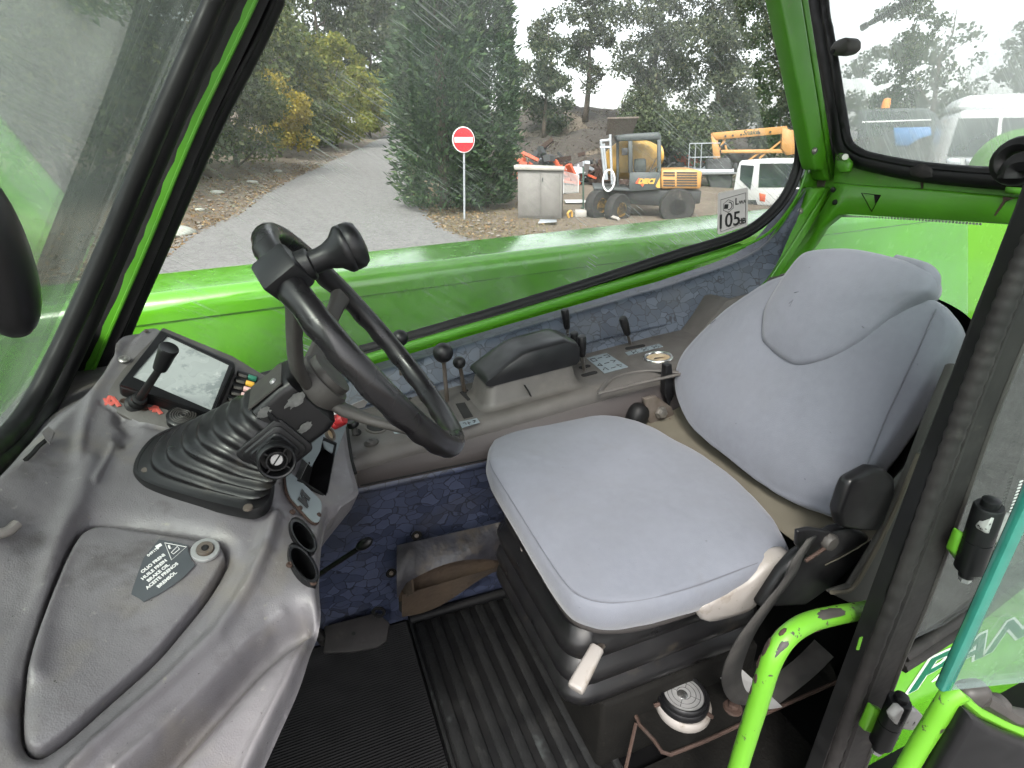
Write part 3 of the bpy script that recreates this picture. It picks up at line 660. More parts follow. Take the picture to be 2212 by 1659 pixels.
solo('timber_plank', 'long weathered plank lying on the ground by the mixer wheel', 'plank', tube([PT(1264, 455)+A(0,0,.05), PT(1336, 477)+A(0,0,.05)], .055, 4), 'concrete')
p = PT(1229, 471); solo('yellow_hose', 'curved yellow hose end sticking up beside the cabinet', 'hose', tube(spl([p, p+A(-.05,0,.12), p+A(.02,0,.2), p+A(.1,.02,.16), p+A(.11,.02,.02)], 4), .035, 8), 'yellow_machine')
p = PT(1180, 484); solo('metal_plate', 'flat grey metal plate on the ground below the cabinet', 'plate', prism([p+A(-.3,-.1,.04), p+A(.25,-.15,.05), p+A(.4,.15,.06), p+A(-.1,.2,.09)], A(0,0,.02), .003, 1), 'galv')

# self-loading concrete mixer
b = PT(1380, 470); fr = Fr(b, 6); fr.b = b
t = thing('concrete_mixer', 'grey and yellow self-loading concrete mixer with glazed cab', 'machine', b)
mk('chassis', fr.slab([(1283, 408), (1516, 412), (1512, 440), (1440, 446), (1340, 440), (1285, 424)], .15, 1.7, .03), 'dark_machine', t)
mk('deck', fr.slab([(1282, 404), (1360, 408), (1360, 413), (1282, 410)], -.1, 1.7, .01), 'grey_machine', t)
cabp = mk('cab_side', fr.slab([(1360, 372), (1427, 372), (1427, 409), (1359, 414)], .02, .10, .012), 'grey_machine', t)
for pl_ in ([(1357, 296), (1366, 294), (1367, 374), (1358, 374)], [(1420, 290), (1428.5, 292), (1428.5, 374), (1420, 374)]):
    mk('cab_post', fr.slab(pl_, .02, .11, .012), 'grey_machine', t)
    mk('cab_post', fr.slab(pl_, 1.25, 1.35, .012), 'grey_machine', t)
mk('cab_post', fr.slab([(1331, 296), (1337, 295), (1337, 410), (1332, 410)], .55, .63, .01), 'grey_machine', t)
mk('roof', fr.slab([(1331, 293), (1356, 289), (1423, 285), (1428, 290), (1428, 302), (1361, 305), (1333, 305)], 0, 1.4, .03), 'grey_machine', t)
mk('window_pane', fr.slab([(1366, 303), (1422, 302), (1421, 371), (1367, 372)], .05, .06, 0), 'glass_small', t)
mk('window_pane', fr.slab([(1336, 305), (1360, 305), (1360, 372), (1337, 374)], .5, .51, 0), 'glass_small', t)
mk('wiper', fr.bar((1404, 369), (1418, 341), .012, -.02), 'dark_machine', t)
mk('mirror', fr.slab([(1343, 320), (1356, 319), (1356, 335), (1343, 336)], -.12, -.05, .012), 'dark_machine', t)
mk('seat', fr.slab([(1372, 344), (1396, 343), (1396, 372), (1372, 372)], .5, .95, .03), 'grey_machine', t)
drc = fr.V(1366, 343, 2.0)
ax_ = axes(fr.r*.92+fr.f*.35+A(0, 0, .12))
mk('drum', lathe(drc - ax_[2]*.9, ax_[2], [(.18, -.08), (.38, .08), (.56, .4), (.62, .75), (.60, 1.1), (.46, 1.5), (.30, 1.8), (.33, 1.86)], 28), 'yellow_machine', t)
hood = mk('engine_hood', fr.slab([(1428, 367), (1500, 366), (1517, 370), (1514, 408), (1428, 408)], .08, 1.5, .04), 'orange_machine', t)
for cx0, cx1 in ((1433, 1458), (1462, 1506)):
    for k in range(6):
        y0 = 371.5+k*5.6
        if cx0 == 1433 and k == 2: continue
        mk('louvre', fr.slab([(cx0, y0), (cx1, y0+.3), (cx1, y0+3), (cx0, y0+2.7)], .055, .09, 0), 'dark_machine', hood)
mk('lettering', text_g('DIECI', .19, fr.V(1396, 392, -.004), fr.r, fr.u, .012, shear=.25, ext=.004), 'yellow_machine', t)
mk('emblem', fr.slab([(1416, 402), (1426, 383), (1426, 406), (1420, 406)], .004, .02, 0), 'yellow_machine', t)
mk('emblem', fr.slab([(1372, 396), (1381, 383), (1382, 395), (1392, 397), (1388, 404), (1384, 398)], -.002, .02, 0), 'red_machine', t)
for (x, y, r_, o1) in ((1292, 443, .46, .0), (1334, 452, .46, -.1), (1462, 446, .52, .0), (1300, 441, .46, 1.6)):
    c = fr.V(x, y, o1); aw = -nrm(fr.f*.7 - fr.r*.7) if x < 1400 else -fr.f
    w_ = mk('wheel', lathe(c+aw*-.17, aw, [(r_*.55, 0), (r_*.93, .02), (r_, .08), (r_, .26), (r_*.93, .33), (r_*.6, .34)], 24), 'tyre', t)
    mk('rim', lathe(c+aw*.12, aw, [(.0001, 0), (r_*.2, .0), (r_*.22, -.06), (r_*.42, -.05), (r_*.47, .05)], 20), 'yellow_machine' if x < 1400 else 'dark_machine', w_)
mk('hand_wheel', tube([fr.V(1315, 390, -.15) + fr.r*.17*math.cos(a) + A(0,0,.30*math.sin(a)) for a in np.linspace(0, 2*math.pi, 22, endpoint=False)], .028, 6, closed=True), 'white_van', t)
for a_, b_ in (((1296, 305), (1318, 302)), ((1298, 306), (1307, 388)), ((1304, 310), (1311, 388)), ((1318, 290), (1322, 398)), ((1296, 318), (1318, 318))): mk('loader_arm', fr.bar(a_, b_, .04, .35), 'galv', t)
mk('hopper', loft([[fr.V(1313, 256, .4), fr.V(1379, 254, .4), fr.V(1379, 254, 1.5), fr.V(1313, 256, 1.5)], [fr.V(1309, 292, .7), fr.V(1366, 289, .7), fr.V(1366, 289, 1.3), fr.V(1309, 292, 1.3)]]), 'steel_dirty', t, 30)
mk('hopper_rim', tube([fr.V(1313, 256, .4), fr.V(1379, 254, .4), fr.V(1379, 254, 1.5), fr.V(1313, 256, 1.5)], .03, 6, closed=True), 'steel_dirty', t)

# orange access platform
b = PT(1620, 432)+A(2.6, 5.5, 0); fr = Fr(b, 4)
t = thing('access_platform', 'orange folded access platform with lattice arms behind the mixer', 'access platform', b)
mk('upper_arm', fr.slab([(1537, 287), (1700, 272), (1704, 288), (1547, 302)], 0, .35, .02), 'orange_machine', t)
mk('link', fr.slab([(1536, 288), (1549, 290), (1557, 344), (1541, 344)], .05, .30, .02), 'orange_machine', t)
mk('lower_arm', fr.slab([(1558, 324), (1704, 322), (1704, 331), (1558, 331)], .03, .3, .02), 'orange_machine', t)
mk('end_bracket', fr.slab([(1690, 276), (1716, 282), (1722, 332), (1700, 336), (1688, 320)], -.05, .38, .02), 'orange_machine', t)
for a_, b_ in (((1562, 297), (1570, 326)), ((1640, 342), (1694, 300)), ((1550, 330), (1566, 300)), ((1600, 360), (1640, 330))): mk('strut', fr.bar(a_, b_, .05, .15), 'orange_machine', t)
mk('cylinder', fr.bar((1556, 318), (1586, 296), .05, .1), 'dark_machine', t)
mk('lettering', text_g('Snake', .30, fr.V(1622, 286, -.006), nrm(fr.V(1700, 279)-fr.V(1540, 294)), fr.u, .006, shear=.2, ext=.004), 'fence_green', t)
for x in (1567, 1583, 1601, 1640, 1664): mk('pin', lathe(fr.V(x, 293-.092*(x-1567)+1, -.03), -fr.f, [(.045, -.03), (.045, .03)], 10), 'dark_machine', t)
mk('engine_cover', fr.slab([(1528, 344), (1576, 340), (1584, 372), (1580, 408), (1536, 410), (1524, 376)], -.2, .8, .05), 'dark_machine', t)
for x in (1490, 1503, 1516): mk('rail_post', fr.bar((x, 310), (x-3, 366), .022, -.4, 6), 'galv', t)
for y in (310, 340): mk('rail', fr.bar((1490, y), (1556, y-1), .022, -.4, 6), 'galv', t)
mk('base', fr.slab([(1480, 366), (1640, 366), (1640, 376), (1480, 378)], -.5, .9, .03), 'galv', t)

# machinery and scrap
b = PT(1490, 400)+A(2.2, 5, 0); fr = Fr(b)
t = thing('red_hoist', 'faded red machine arm lying between mixer and orange platform', 'machine', b)
mk('arm', fr.slab([(1455, 338), (1463, 329), (1478, 330), (1500, 342), (1523, 350), (1520, 360), (1470, 357)], 0, .5, .03), 'red_machine', t)
mk('tube', fr.bar((1478, 327), (1522, 348), .06, -.1), 'dark_machine', t)
mk('base', fr.slab([(1430, 357), (1528, 360), (1528, 372), (1430, 372)], -.1, .6, .02), 'galv', t)
b = PT(1208, 392)+A(1.6, 5, 0); fr = Fr(b)
t = thing('orange_bucket', 'bright orange curved scoop standing behind the cabinet', 'scoop', b)
mk('scoop', prism([fr.V(x, y) for x, y in [(1199, 342), (1204, 341), (1208, 349), (1219, 352), (1219, 358), (1206, 361), (1199, 355)]], fr.f*.5, .02, 1), 'red_machine', t)
mk('stand', fr.bar((1208, 358), (1207, 392), .06, .2), 'dark_machine', t)
b = PT(1155, 392)+A(1.5, 6, 0); fr = Fr(b)
t = thing('scrap_conveyor', 'rusty red conveyor frame behind the cabinet', 'machine', b)
mk('frame', fr.slab([(1120, 346), (1200, 344), (1200, 357), (1120, 359)], 0, .6, .02), 'red_machine', t)
mk('belt', fr.slab([(1122, 338), (1196, 336), (1196, 342), (1122, 344)], .1, .5, .02), 'rust', t)
for x in (1126, 1158, 1192): mk('leg', fr.bar((x, 356), (x, 392), .04, .2, 6), 'rust', t)
b = PT(1270, 385)+A(2.5, 7.5, 0); fr = Fr(b)
t = thing('blue_winch', 'small blue machine on a stand left of the mixer', 'machine', b)
mk('body', fr.slab([(1255, 313), (1266, 309), (1287, 312), (1288, 318), (1270, 322), (1268, 331), (1257, 330)], 0, .5, .03), 'blue_machine', t)
mk('arm', fr.bar((1266, 318), (1290, 326), .05, .1), 'blue_machine', t)
for x in (1258, 1284): mk('leg', fr.bar((x, 328), (x, 375), .05, .25), 'dark_machine', t)
SC = [('dark_machine', 1165, 318), ('dark_machine', 1300, 335), ('rust', 1205, 330), ('dark_machine', 1450, 340), ('red_machine', 1215, 348), ('red_machine', 1140, 330), ('rust', 1228, 352), ('dark_machine', 1246, 345), ('galv', 1236, 337), ('rust', 1280, 352), ('dark_machine', 1180, 326), ('galv', 1470, 372), ('rust', 1290, 366), ('dark_machine', 1232, 385), ('concrete', 1300, 380)]
WHERE = ['large and dark, directly above the cabinet top', 'dark and tall at the left of the mixer cab', 'rust brown, above the right end of the cabinet', 'dark, just right of the mixer cab', 'reddish, between cabinet and barrier', 'behind the cabinet left end', 'between barrier and mixer, rust brown', 'dark pile just left of the blue machine', 'pale scrap left of the blue machine', 'rusty heap under the blue machine', 'dark heap behind the orange scoop', 'grey heap behind the mixer hood', 'rusty heap beside the mixer loader arm', 'black heap at the barrier foot', 'pale rubble by the mixer front wheel']
for i, ((m, x, y), wh) in enumerate(zip(SC, WHERE)):
    p = PT(x, 402)+nrm(A(ray(x, 300)[0], ray(x, 300)[1], 0))*(1.5+i % 4); g = G(); top = PP(x, y, (p, A(0, 1, 0)))[2]-p[2]
    for k in range(34):
        c = p + A(RNG.normal()*.6, RNG.normal()*.4, abs(RNG.normal())*.34*max(top, .4)+.08); d = nrm(RNG.normal(size=3)*A(1, 1, .5)); g.add(box(c, (RNG.uniform(.25, 1.3), RNG.uniform(.05, .3), RNG.uniform(.04, .3)), axes(np.cross(d, A(.1, .2, .9)), d)))
    solo('scrap_heap', 'heap of scrap parts, '+wh, 'scrap', g, m, 'scrap heaps in the yard', 0)

# white truck behind the sticker
b = PT(1660, 452)+A(.6, 1.3, 0); fr = Fr(b, -14)
t = thing('white_truck', 'white truck cab behind the noise sticker', 'truck', b)
def glaze(pts, off, par, m='dark_glass'): return mk('window', fr.slab(pts, off, off+.02, 0), m, par)
mk('cab_shell', fr.slab([(1584, 412), (1590, 372), (1598, 347), (1640, 344), (1790, 344), (1800, 400), (1800, 446), (1586, 446)], 0, 1.9, .06), 'white_van', t)
glaze([(1600, 356), (1629, 358), (1621, 410), (1598, 388)], -.015, t); glaze([(1641, 353), (1780, 352), (1786, 404), (1638, 405)], -.015, t)
mk('lamp', fr.slab([(1640, 417), (1654, 420), (1652, 436), (1641, 434)], -.02, .02, .004), 'red_machine', t)
mk('mirror', fr.slab([(1586, 352), (1592, 352), (1591, 372), (1585, 372)], -.25, -.15, .02), 'dark_machine', t)
mk('wheel_arch', fr.slab([(1600, 432), (1632, 432), (1638, 446), (1596, 446)], -.02, .03, .01), 'dark_machine', t)

# vehicles beyond the rear window
b = at_d(2150, 12.5); fr = Fr(b, 10)
t = thing('white_lorry', 'white lorry with orange roof beacon in the rear window', 'lorry', b)
mk('cab_shell', fr.slab([(2030, 372), (2062, 250), (2090, 236), (2330, 236), (2340, 390), (2030, 392)], 0, 2.0, .08), 'white_van', t)
glaze([(2046, 338), (2072, 256), (2158, 254), (2148, 340)], -.02, t); glaze([(2168, 254), (2320, 254), (2320, 345), (2160, 342)], -.02, t)
mk('roof_deflector', fr.slab([(2062, 232), (2090, 206), (2250, 200), (2250, 236), (2066, 236)], .3, 1.8, .05), 'white_van', t)
mk('beacon', lathe(fr.V(2182, 236, .6), A(0,0,1), [(.08, 0), (.085, .05), (.07, .14), (.02, .16)], 12), 'orange_light', t)
for x in (2058, 2100): mk('headlamp', fr.slab([(x-14, 343), (x+16, 343), (x+18, 357), (x-12, 357)], -.05, .02, .01), 'galv', t)
b = at_d(1940, 17.5); fr = Fr(b, -6)
t = thing('blue_tractor', 'blue vehicle with orange beacon left in the rear window', 'vehicle', b)
mk('cab_shell', fr.slab([(1852, 236), (2005, 232), (2020, 262), (2026, 345), (1850, 348)], 0, 2.0, .08), 'grey_machine', t)
glaze([(1862, 242), (1930, 240), (1934, 272), (1862, 274)], -.02, t); glaze([(1940, 240), (1998, 238), (2008, 270), (1944, 272)], -.02, t)
mk('panel', fr.slab([(1930, 276), (2010, 274), (2014, 312), (1934, 316)], -.03, .05, .01), 'blue_machine', t)
mk('stripe', fr.slab([(1862, 262), (2012, 257), (2012, 260), (1862, 265)], -.03, .0, 0), 'white_van', t)
mk('beacon', lathe(fr.V(1913, 229, .6), A(0,0,1), [(.1, -.05), (.1, .05), (.08, .16), (.02, .18)], 12), 'orange_light', t)
for x in (1870, 2002): mk('wheel', lathe(fr.V(x, 345, -.1), fr.f, [(.2, 0), (.5, 0), (.55, .1), (.55, .4), (.2, .42)], 18), 'tyre', t)
# ================================================================== the telehandler: boom and cab shell
def bz(x): return 1.827 + (x+.383)*.0382
sec = [(1.66, -.62), (1.65, -.60), (1.65, -.075), (1.645, -.07), (1.645, -.052)] + [(1.69-.045*math.cos(a), -.045+.045*math.sin(a)) for a in np.linspace(0, math.pi/2, 7)] + \
      [(1.94, 0)] + [(1.94+.045*math.sin(a), -.045+.045*math.cos(a)) for a in np.linspace(0, math.pi/2, 7)] + [(1.985, -.62)]
t = thing('telehandler_boom', 'long glossy green telehandler boom running outside the side window', 'boom', (0, 1.8, 1.2))
mk('boom_tube', loft([[A(x, y, bz(x)+z) for y, z in sec] for x in np.linspace(-2.6, 5.0, 24)]), 'green_paint', t, 35)
for x in (-.12, .62): mk('weld_seam', box((x, 1.648, bz(x)-.30), (.004, .006, .10), None, .001), 'green_paint', t)
mk('pipe', tube([A(x, 1.60, bz(x)-.66) for x in (-2.4, 0, 2.5, 5)], .02, 8), 'rubber', t)

YG = 1.318                                    # side glass plane
YP = 1.272
cab_o = A(.6, .8, 1.1)
cab = thing('telehandler_cab', 'bright green telehandler cab shell with black window seals and glazed openings', 'cab', cab_o)
# --- side window: glass, seal, sill strip
loop = [(700, -330), (592, 0), (455, 277), (340, 540), (262, 722), (250, 800), (330, 850), (480, 842), (620, 806), (900, 727), (1200, 637), (1450, 556), (1580, 516), (1640, 484), (1688, 437), (1716, 385), (1729, 330), (1725, 260), (1712, 190), (1690, 95), (1672, 0), (1630, -330)]
lp = spl([PY(x, y, YG) for x, y in loop], 6, True)
seal_prof = [(1, -.5), (1.0, .35), (.65, .75), (.2, .6), (0, .25), (-.2, .6), (-.65, .75), (-1, .35), (-1, -.5)]
mk('side_window_seal', fixn(tube(lp, .0185, closed=True, up=A(0, 1, 0), prof=[(b_*.9, a_) for a_, b_ in [(math.cos(a)*1.0, math.sin(a)*.75) for a in np.linspace(0, 2*math.pi, 12, endpoint=False)]])), 'rubber', cab)
mk('side_window_seal_bead', tube([p+A(0, -.014, 0) for p in lp], .0062, 8, closed=True), 'rubber', cab)
gl = mk('side_window_glass', prism(lp, A(0, .005, 0)), 'glass_side', cab, 0)
st = [(560, 838), (640, 816), (802, 769), (1071, 690), (1300, 621), (1474, 570), (1560, 545), (1612, 528)]; sb = [(1612, 536), (1560, 556), (1474, 584), (1300, 635), (1071, 704), (802, 784), (640, 831), (560, 853)]
mk('sill_strip', prism([PY(x, y, 1.275) for x, y in st+sb], A(0, .03, 0), .003, 2), 'green_cab', cab)
# thin green lip round the rear corner of the window
mk('window_lip', tube(spl([PY(x, y, 1.283) for x, y in [(1590, 540), (1660, 503), (1713, 440), (1740, 378), (1750, 320)]], 5), .0045, 6), 'green_cab', cab)
# --- front corner pillar between side window and windscreen
def band(lft, rgt, Yv, th, jit=0.0, n=40):
    a = spl([A(x, y) for x, y in lft], n//(len(lft)-1)); b_ = spl([A(x, y) for x, y in rgt], n//(len(rgt)-1))
    if jit: a = [p + A(1, .3)*jit*max(-1, min(1, 1.7*mnoise.noise((p[1]*.035, 2, 0)) + .8*mnoise.noise((p[1]*.15, 5, 0)))) for p in a]
    return prism([PY(p[0], p[1], Yv) for p in a] + [PY(p[0], p[1], Yv) for p in b_[::-1]], A(0, th, 0))
pc = [(628, -200), (545, 0), (415, 277), (300, 553), (205, 770), (150, 900)]
sh = lambda pts, d: [(x+d, y) for x, y in pts]
mk('pillar_core', band(sh(pc, -52), sh(pc, 36), 1.292, .07), 'rubber', cab, 30)
mk('pillar_green_strip', band(sh(pc, -10), sh(pc, 13), 1.287, .02, 4.5, 60), 'green_cab', cab, 30)
mk('pillar_strip_fold', tube(spl([PY(x+9, y, 1.285) for x, y in pc], 6), .0035, 6), 'green_cab', cab)
WS = (A(-.435, 1.3, 1.80), nrm((.63, 0, -.394)))
def wsx(x, y, o=0.0): return PP(x, y, (WS[0] - WS[1]*0 + WS[1]*o, WS[1]))
for k, (pp, r_) in enumerate([([(548, -200), (462, 0), (340, 277), (224, 553), (132, 752), (64, 880), (-6, 962), (-200, 1110)], .0150), ([(570, -200), (489, 0), (368, 277), (251, 553), (161, 760), (92, 893), (12, 985), (-190, 1140)], .0165)]):
    mk('windscreen_seal', tube(spl([wsx(x, y, .012*(k+1)) for x, y in pp], 8), r_, 10), 'rubber', cab)
wg = [(540, -200), (450, 0), (328, 277), (212, 553), (120, 752), (50, 880), (-20, 955), (-210, 1100)]
wz = lambda z, y: A(-.435+.6254*(z-1.8), y, z) + WS[1]*-.01
mk('windscreen_glass', prism([wsx(x, y, -.01) for x, y in wg] + [wz(1.79, .30), wz(2.86, .30), wz(2.86, 1.22)], WS[1]*-.005), 'glass_screen', cab, 0)
mk('near_front_pillar', tube([wz(1.2, .27)+A(.1, 0, 0), wz(1.8, .27), wz(2.4, .27), wz(2.9, .27)], .03, 10), 'green_cab', cab)
mk('front_body_panel', bevelg(box(A(-.50, .79, 1.42), (.04, 1.06, .68)), .01, 2), 'green_paint', cab)
mk('cowl', prism([A(-.50, .27, 1.765), A(-.50, 1.3, 1.765), A(-.36, 1.3, 1.775), A(-.36, .27, 1.775)], A(0, 0, -.02), .004, 1), 'dash_plastic', cab)
mk('windscreen_corner_trim', prism([wsx(x, y, .002) for x, y in [(232, 700), (200, 790), (140, 905), (60, 985), (-30, 1050), (-60, 1020), (40, 905), (110, 800), (160, 700)]], WS[1]*-.01), 'rubber', cab)
# --- rear corner posts
up1 = [(1680, -60), (1716, -60), (1800, 392), (1787, 392), (1780, 370), (1763, 370), (1757, 352)]
def post(pts, Yv, th, bev): return prism([PY(x, y, Yv) for x, y in pts], A(0, th, 0), bev, 2)
mk('rear_corner_post', post([(1674, -60), (1724, -60), (1796, 390), (1786, 391), (1778, 368), (1762, 368), (1757, 350)], 1.245, .05, .006), 'green_cab', cab)
mk('rear_corner_post', post([(1725, -60), (1738, -60), (1808, 387), (1797, 390)], 1.262, .05, .004), 'green_cab', cab)
mk('rear_corner_post', post([(1768, 407), (1788, 405), (1735, 490), (1670, 590), (1595, 705), (1555, 705), (1610, 640), (1700, 502)], 1.238, .05, .006), 'green_cab', cab)
mk('rear_corner_post', post([(1789, 405), (1802, 405), (1752, 492), (1690, 588), (1610, 705), (1597, 705), (1671, 590), (1736, 490)], 1.255, .05, .004), 'green_cab', cab)
mk('post_gusset', prism([PY(x, y, 1.30) for x, y in [(1738, 385), (1757, 366), (1776, 368), (1778, 408), (1752, 417), (1737, 404)]], A(0, .02, 0), .004, 1), 'green_cab', cab)
mk('post_joint', prism([PY(x, y, 1.275) for x, y in [(1780, 388), (1806, 386), (1804, 408), (1780, 408)]], A(0, .03, 0)), 'steel_dirty', cab)
for x, y, Yv in ((1759, 326, 1.243), (1728, 456, 1.236)): mk('post_bolt', lathe(PY(x, y, Yv), A(0, -1, 0), [(.0095, 0), (.0095, .002), (.0065, .002), (.0065, .006), (.004, .0075)], 12), 'steel', cab)
# --- rear wall
FILL = 1
XR = 1.5
def rw(x, y, o=0.0): return PX(x, y, XR+o)
inner = [(1770, -300), (1785, 0), (1795, 67), (1808, 143), (1825, 247), (1834, 295), (1850, 316), (1890, 334), (2008, 355), (2190, 369), (2420, 380), (2640, 300), (2600, -300)]
lr = spl([rw(x, y, .02) for x, y in inner], 6, True)
mk('rear_window_glass', prism(lr, A(.005, 0, 0)), 'glass_rear', cab, 0)
c2 = [(1752, -300), (1766, 0), (1778, 67), (1791, 143), (1812, 258), (1822, 315), (1846, 338), (1890, 352), (2008, 373), (2190, 387), (2420, 397)]
mk('rear_window_seal', tube(spl([rw(x, y) for x, y in c2], 8), .024, 10, up=A(1, 0, 0)), 'rubber', cab)
c3 = [(1768, -300), (1781, 0), (1791, 67), (1804, 143), (1821, 252), (1831, 303), (1850, 325), (1890, 341), (2008, 362), (2190, 376), (2420, 386)]
mk('rear_window_seal_bead', tube(spl([rw(x, y, -.012) for x, y in c3], 8), .0115, 8), 'rubber', cab)
mk('rear_frame_filler', prism([rw(x, y, .03) for x, y in [(1716, -60), (1776, -60), (1782, 20), (1800, 133), (1820, 258), (1830, 312), (1802, 402), (1768, 380)]], A(.02, 0, 0)), 'rubber', cab)
mk('rear_corner_filler', prism([rw(x, y, .02) for x, y in [(1776, 382), (1816, 392), (1800, 440), (1760, 516), (1690, 640), (1600, 724), (1550, 724), (1690, 540), (1762, 420)]], A(.02, 0, 0)), 'green_cab', cab)
mk('rear_panel_upper', prism([rw(x, y, .012) for x, y in [(1806, 318), (1845, 345), (1975, 372), (2185, 388), (2500, 400), (2500, 440), (2190, 425), (2000, 408), (1840, 398), (1800, 392)]], A(.03, 0, 0)), 'green_cab', cab)
mk('rear_panel_lower', prism([rw(x, y, -.006) for x, y in [(1800, 394), (1840, 399), (2000, 409), (2190, 426), (2500, 441), (2500, 520), (2300, 494), (2120, 481), (1830, 463), (1808, 466), (1776, 493), (1738, 553), (1690, 625), (1640, 705), (1596, 705), (1690, 580), (1752, 490), (1793, 420)]], A(.03, 0, 0), .004, 1), 'green_cab', cab)
mk('rear_bulkhead', bevelg(box(A(1.53, .83, 1.40), (.03, .96, .62)), .005, 1), 'trim_grey', cab)
mk('rear_bulkhead_shelf', gridf(np.linspace(0, 1, 12), np.linspace(0, 1, 6), lambda u, v: A(1.02+.5*v, .36+.92*u, 1.55+.16*v*v+.01*math.sin(u*6))), 'trim_grey', cab, 180)
mk('rear_side_trim', prism([PY(x, y, .44) for x, y in [(1792, 1282), (1838, 1268), (1905, 1160), (1962, 1030), (2000, 930), (2060, 790), (2150, 790), (2060, 1060), (1890, 1330)]], A(0, .012, 0), .003, 1), 'trim_grey', cab)
mk('side_trim_piping', tube(spl([PY(x, y, .437) for x, y in [(1796, 1280), (1840, 1272), (1880, 1210), (1930, 1110), (1985, 980)]], 5), .0035, 6), 'tan_fabric', cab)
mk('roof', bevelg(box(A(.70, .80, 2.93), (1.85, 1.12, .05)), .01, 2), 'roof_liner', cab)
mk('roof_rail', tube([A(-.22, .25, 2.88), A(1.6, .25, 2.88)], .03, 8), 'green_cab', cab)
mk('rear_lower_glass', prism([rw(x, y, .03) for x, y in [(1800, 455), (1830, 455), (2088, 470), (2088, 900), (1640, 800), (1650, 680), (1738, 545)]], A(.005, 0, 0)), 'glass_tint', cab, 0)
fr_pts = spl([A(1742, 551), A(1778, 497), A(1810, 470), A(1832, 467), A(1960, 473), A(2118, 484)], 22)
g = G()
for i, p in enumerate(fr_pts): g.add(lathe(rw(p[0], p[1], .026), A(-1, 0, 0), [(.0032, 0), (.0032, .001)], 6))
o_ = mk('frit_dots', g, 'print_white', cab, 0); o_['kind'] = 'stuff'
tri = [(1861, 417), (1902, 422), (1883, 457)]
mk('worn_triangle_sticker', tube([rw(x, y, -.007) for x, y in tri], .0016, 4, closed=True), 'black_dirty', cab)
mk('worn_triangle_sticker', prism([rw(x, y, -.0075) for x, y in [(1888, 421), (1902, 422), (1890, 440)]], A(.002, 0, 0)), 'black_dirty', cab)
mk('rust_streak', prism([rw(x, y, .010) for x, y in [(1976, 378), (2010, 380), (2003, 388), (1994, 392), (1993, 408), (1989, 407), (1988, 394), (1979, 388)]], A(.003, 0, 0)), 'rust', cab)
mk('rust_streak', prism([rw(x, y, -.008) for x, y in [(2166, 424), (2192, 428), (2172, 435), (2150, 466), (2147, 465), (2166, 434)]], A(.003, 0, 0)), 'rust', cab)
mk('seal_joint', prism([rw(x, y, -.026) for x, y in [(1962, 362), (1990, 352), (2012, 362), (2016, 382), (1990, 386), (1965, 380)]], A(.02, 0, 0), .004, 1), 'rubber_dirty', cab)
mk('clip_bracket', prism([rw(x, y, -.02) for x, y in [(2170, 402), (2212, 404), (2212, 422), (2168, 418)]], A(.02, 0, 0), .003, 1), 'green_cab', cab)
for x, y in ((1804, 437), (1800, 410)): mk('panel_plug', lathe(rw(x, y, -.006), A(-1, 0, 0), [(.008, 0), (.007, .004), (.002, .005)], 10), 'black_plastic', cab)
# hinge bracket and latch of the opening rear window
br = mk('window_hinge', prism([rw(x, y, -.05) for x, y in [(1804, 338), (1812, 330), (1822, 335), (1834, 352), (1830, 372), (1812, 374), (1803, 358)]], A(.02, 0, 0), .004, 1), 'green_cab', cab)
mk('hinge_bolt', tube([rw(1812, 340, -.06), rw(1826, 339, -.10)], .008, 8), 'steel', br)
lt = solo('window_latch', 'black rubber latch knob on the rear window edge', 'latch', bevelg(prism([rw(x, y, -.06) for x, y in [(1789, 106), (1801, 88), (1824, 79), (1834, 86), (1833, 106), (1820, 117), (1797, 121)]], A(.05, 0, 0)), .008, 2), 'worn_dark')
mk('pivot_hole', lathe(rw(1799, 112, -.061), A(-1, 0, 0), [(.007, 0), (.007, .001)], 10), 'void', lt)
t = thing('wiper_arm', 'thin black rear wiper arm against the bright sky', 'wiper', rw(1862, 60, .05))
mk('blade_arm', tube([rw(1862, 60, .05), rw(1890, 44, .06), rw(2010, -24, .07)], [.004, .008, .009], 6), 'rubber', t)
mk('arm_tip', tube([rw(1860, 61, .05), rw(1874, 53, .054)], .009, 6), 'black_plastic', t)
solo('rear_fender', 'curved pale green mudguard showing at the rear window corner', 'mudguard', tube(spl([PX(x, y, 2.1) for x, y in [(2118, 395), (2140, 350), (2175, 325), (2230, 318), (2300, 330)]], 6), .055, 10, sx=.5), 'green_paint')
k = PX(2200, 348, 1.40)
t = thing('round_grommet', 'fat black rubber handle ring at the rear window right end', 'handle', k+A(0,0,-.05))
mk('ring', tube([k + A(0, math.cos(a)*.035, math.sin(a)*.032) for a in np.linspace(0, 2*math.pi, 20, endpoint=False)], .016, 8, closed=True), 'rubber', t)
mk('grip', tube(spl([PX(x, y, 1.38) for x, y in [(2182, 385), (2190, 362), (2214, 350), (2260, 352)]], 5), .022, 8), 'rubber', t)
# sticker on the side glass
TL, TR_, BR_, BL = [PY(x, y, YG-.0035) for x, y in [(1551, 417), (1616, 405), (1615, 488), (1550, 507)]]
t = thing('noise_sticker', 'square pale sticker reading 105 dB on the side window glass', 'sticker', BL)
ex_ = nrm(TR_-TL); ey_ = nrm(TL-BL); W_, H_ = np.linalg.norm(TR_-TL), np.linalg.norm(TL-BL); ny = A(0, -1, 0)
def stk(u, v, o=0.0): return TL + (TR_-TL)*u + (BL + (BR_-BL)*u - TL - (TR_-TL)*u)*v + ny*o
mk('sheet', prism([stk(*p) for p in [(.04, 0), (.96, 0), (1, .04), (1, .96), (.96, 1), (.04, 1), (0, .96), (0, .04)]], A(0, .0012, 0)), 'sticker_pale', t)
mk('border', tube([stk(u, v, .0006) for u, v in [(.09, .17), (.91, .12), (.93, .90), (.10, .95)]], .0009, 4, closed=True), 'print_black', t)
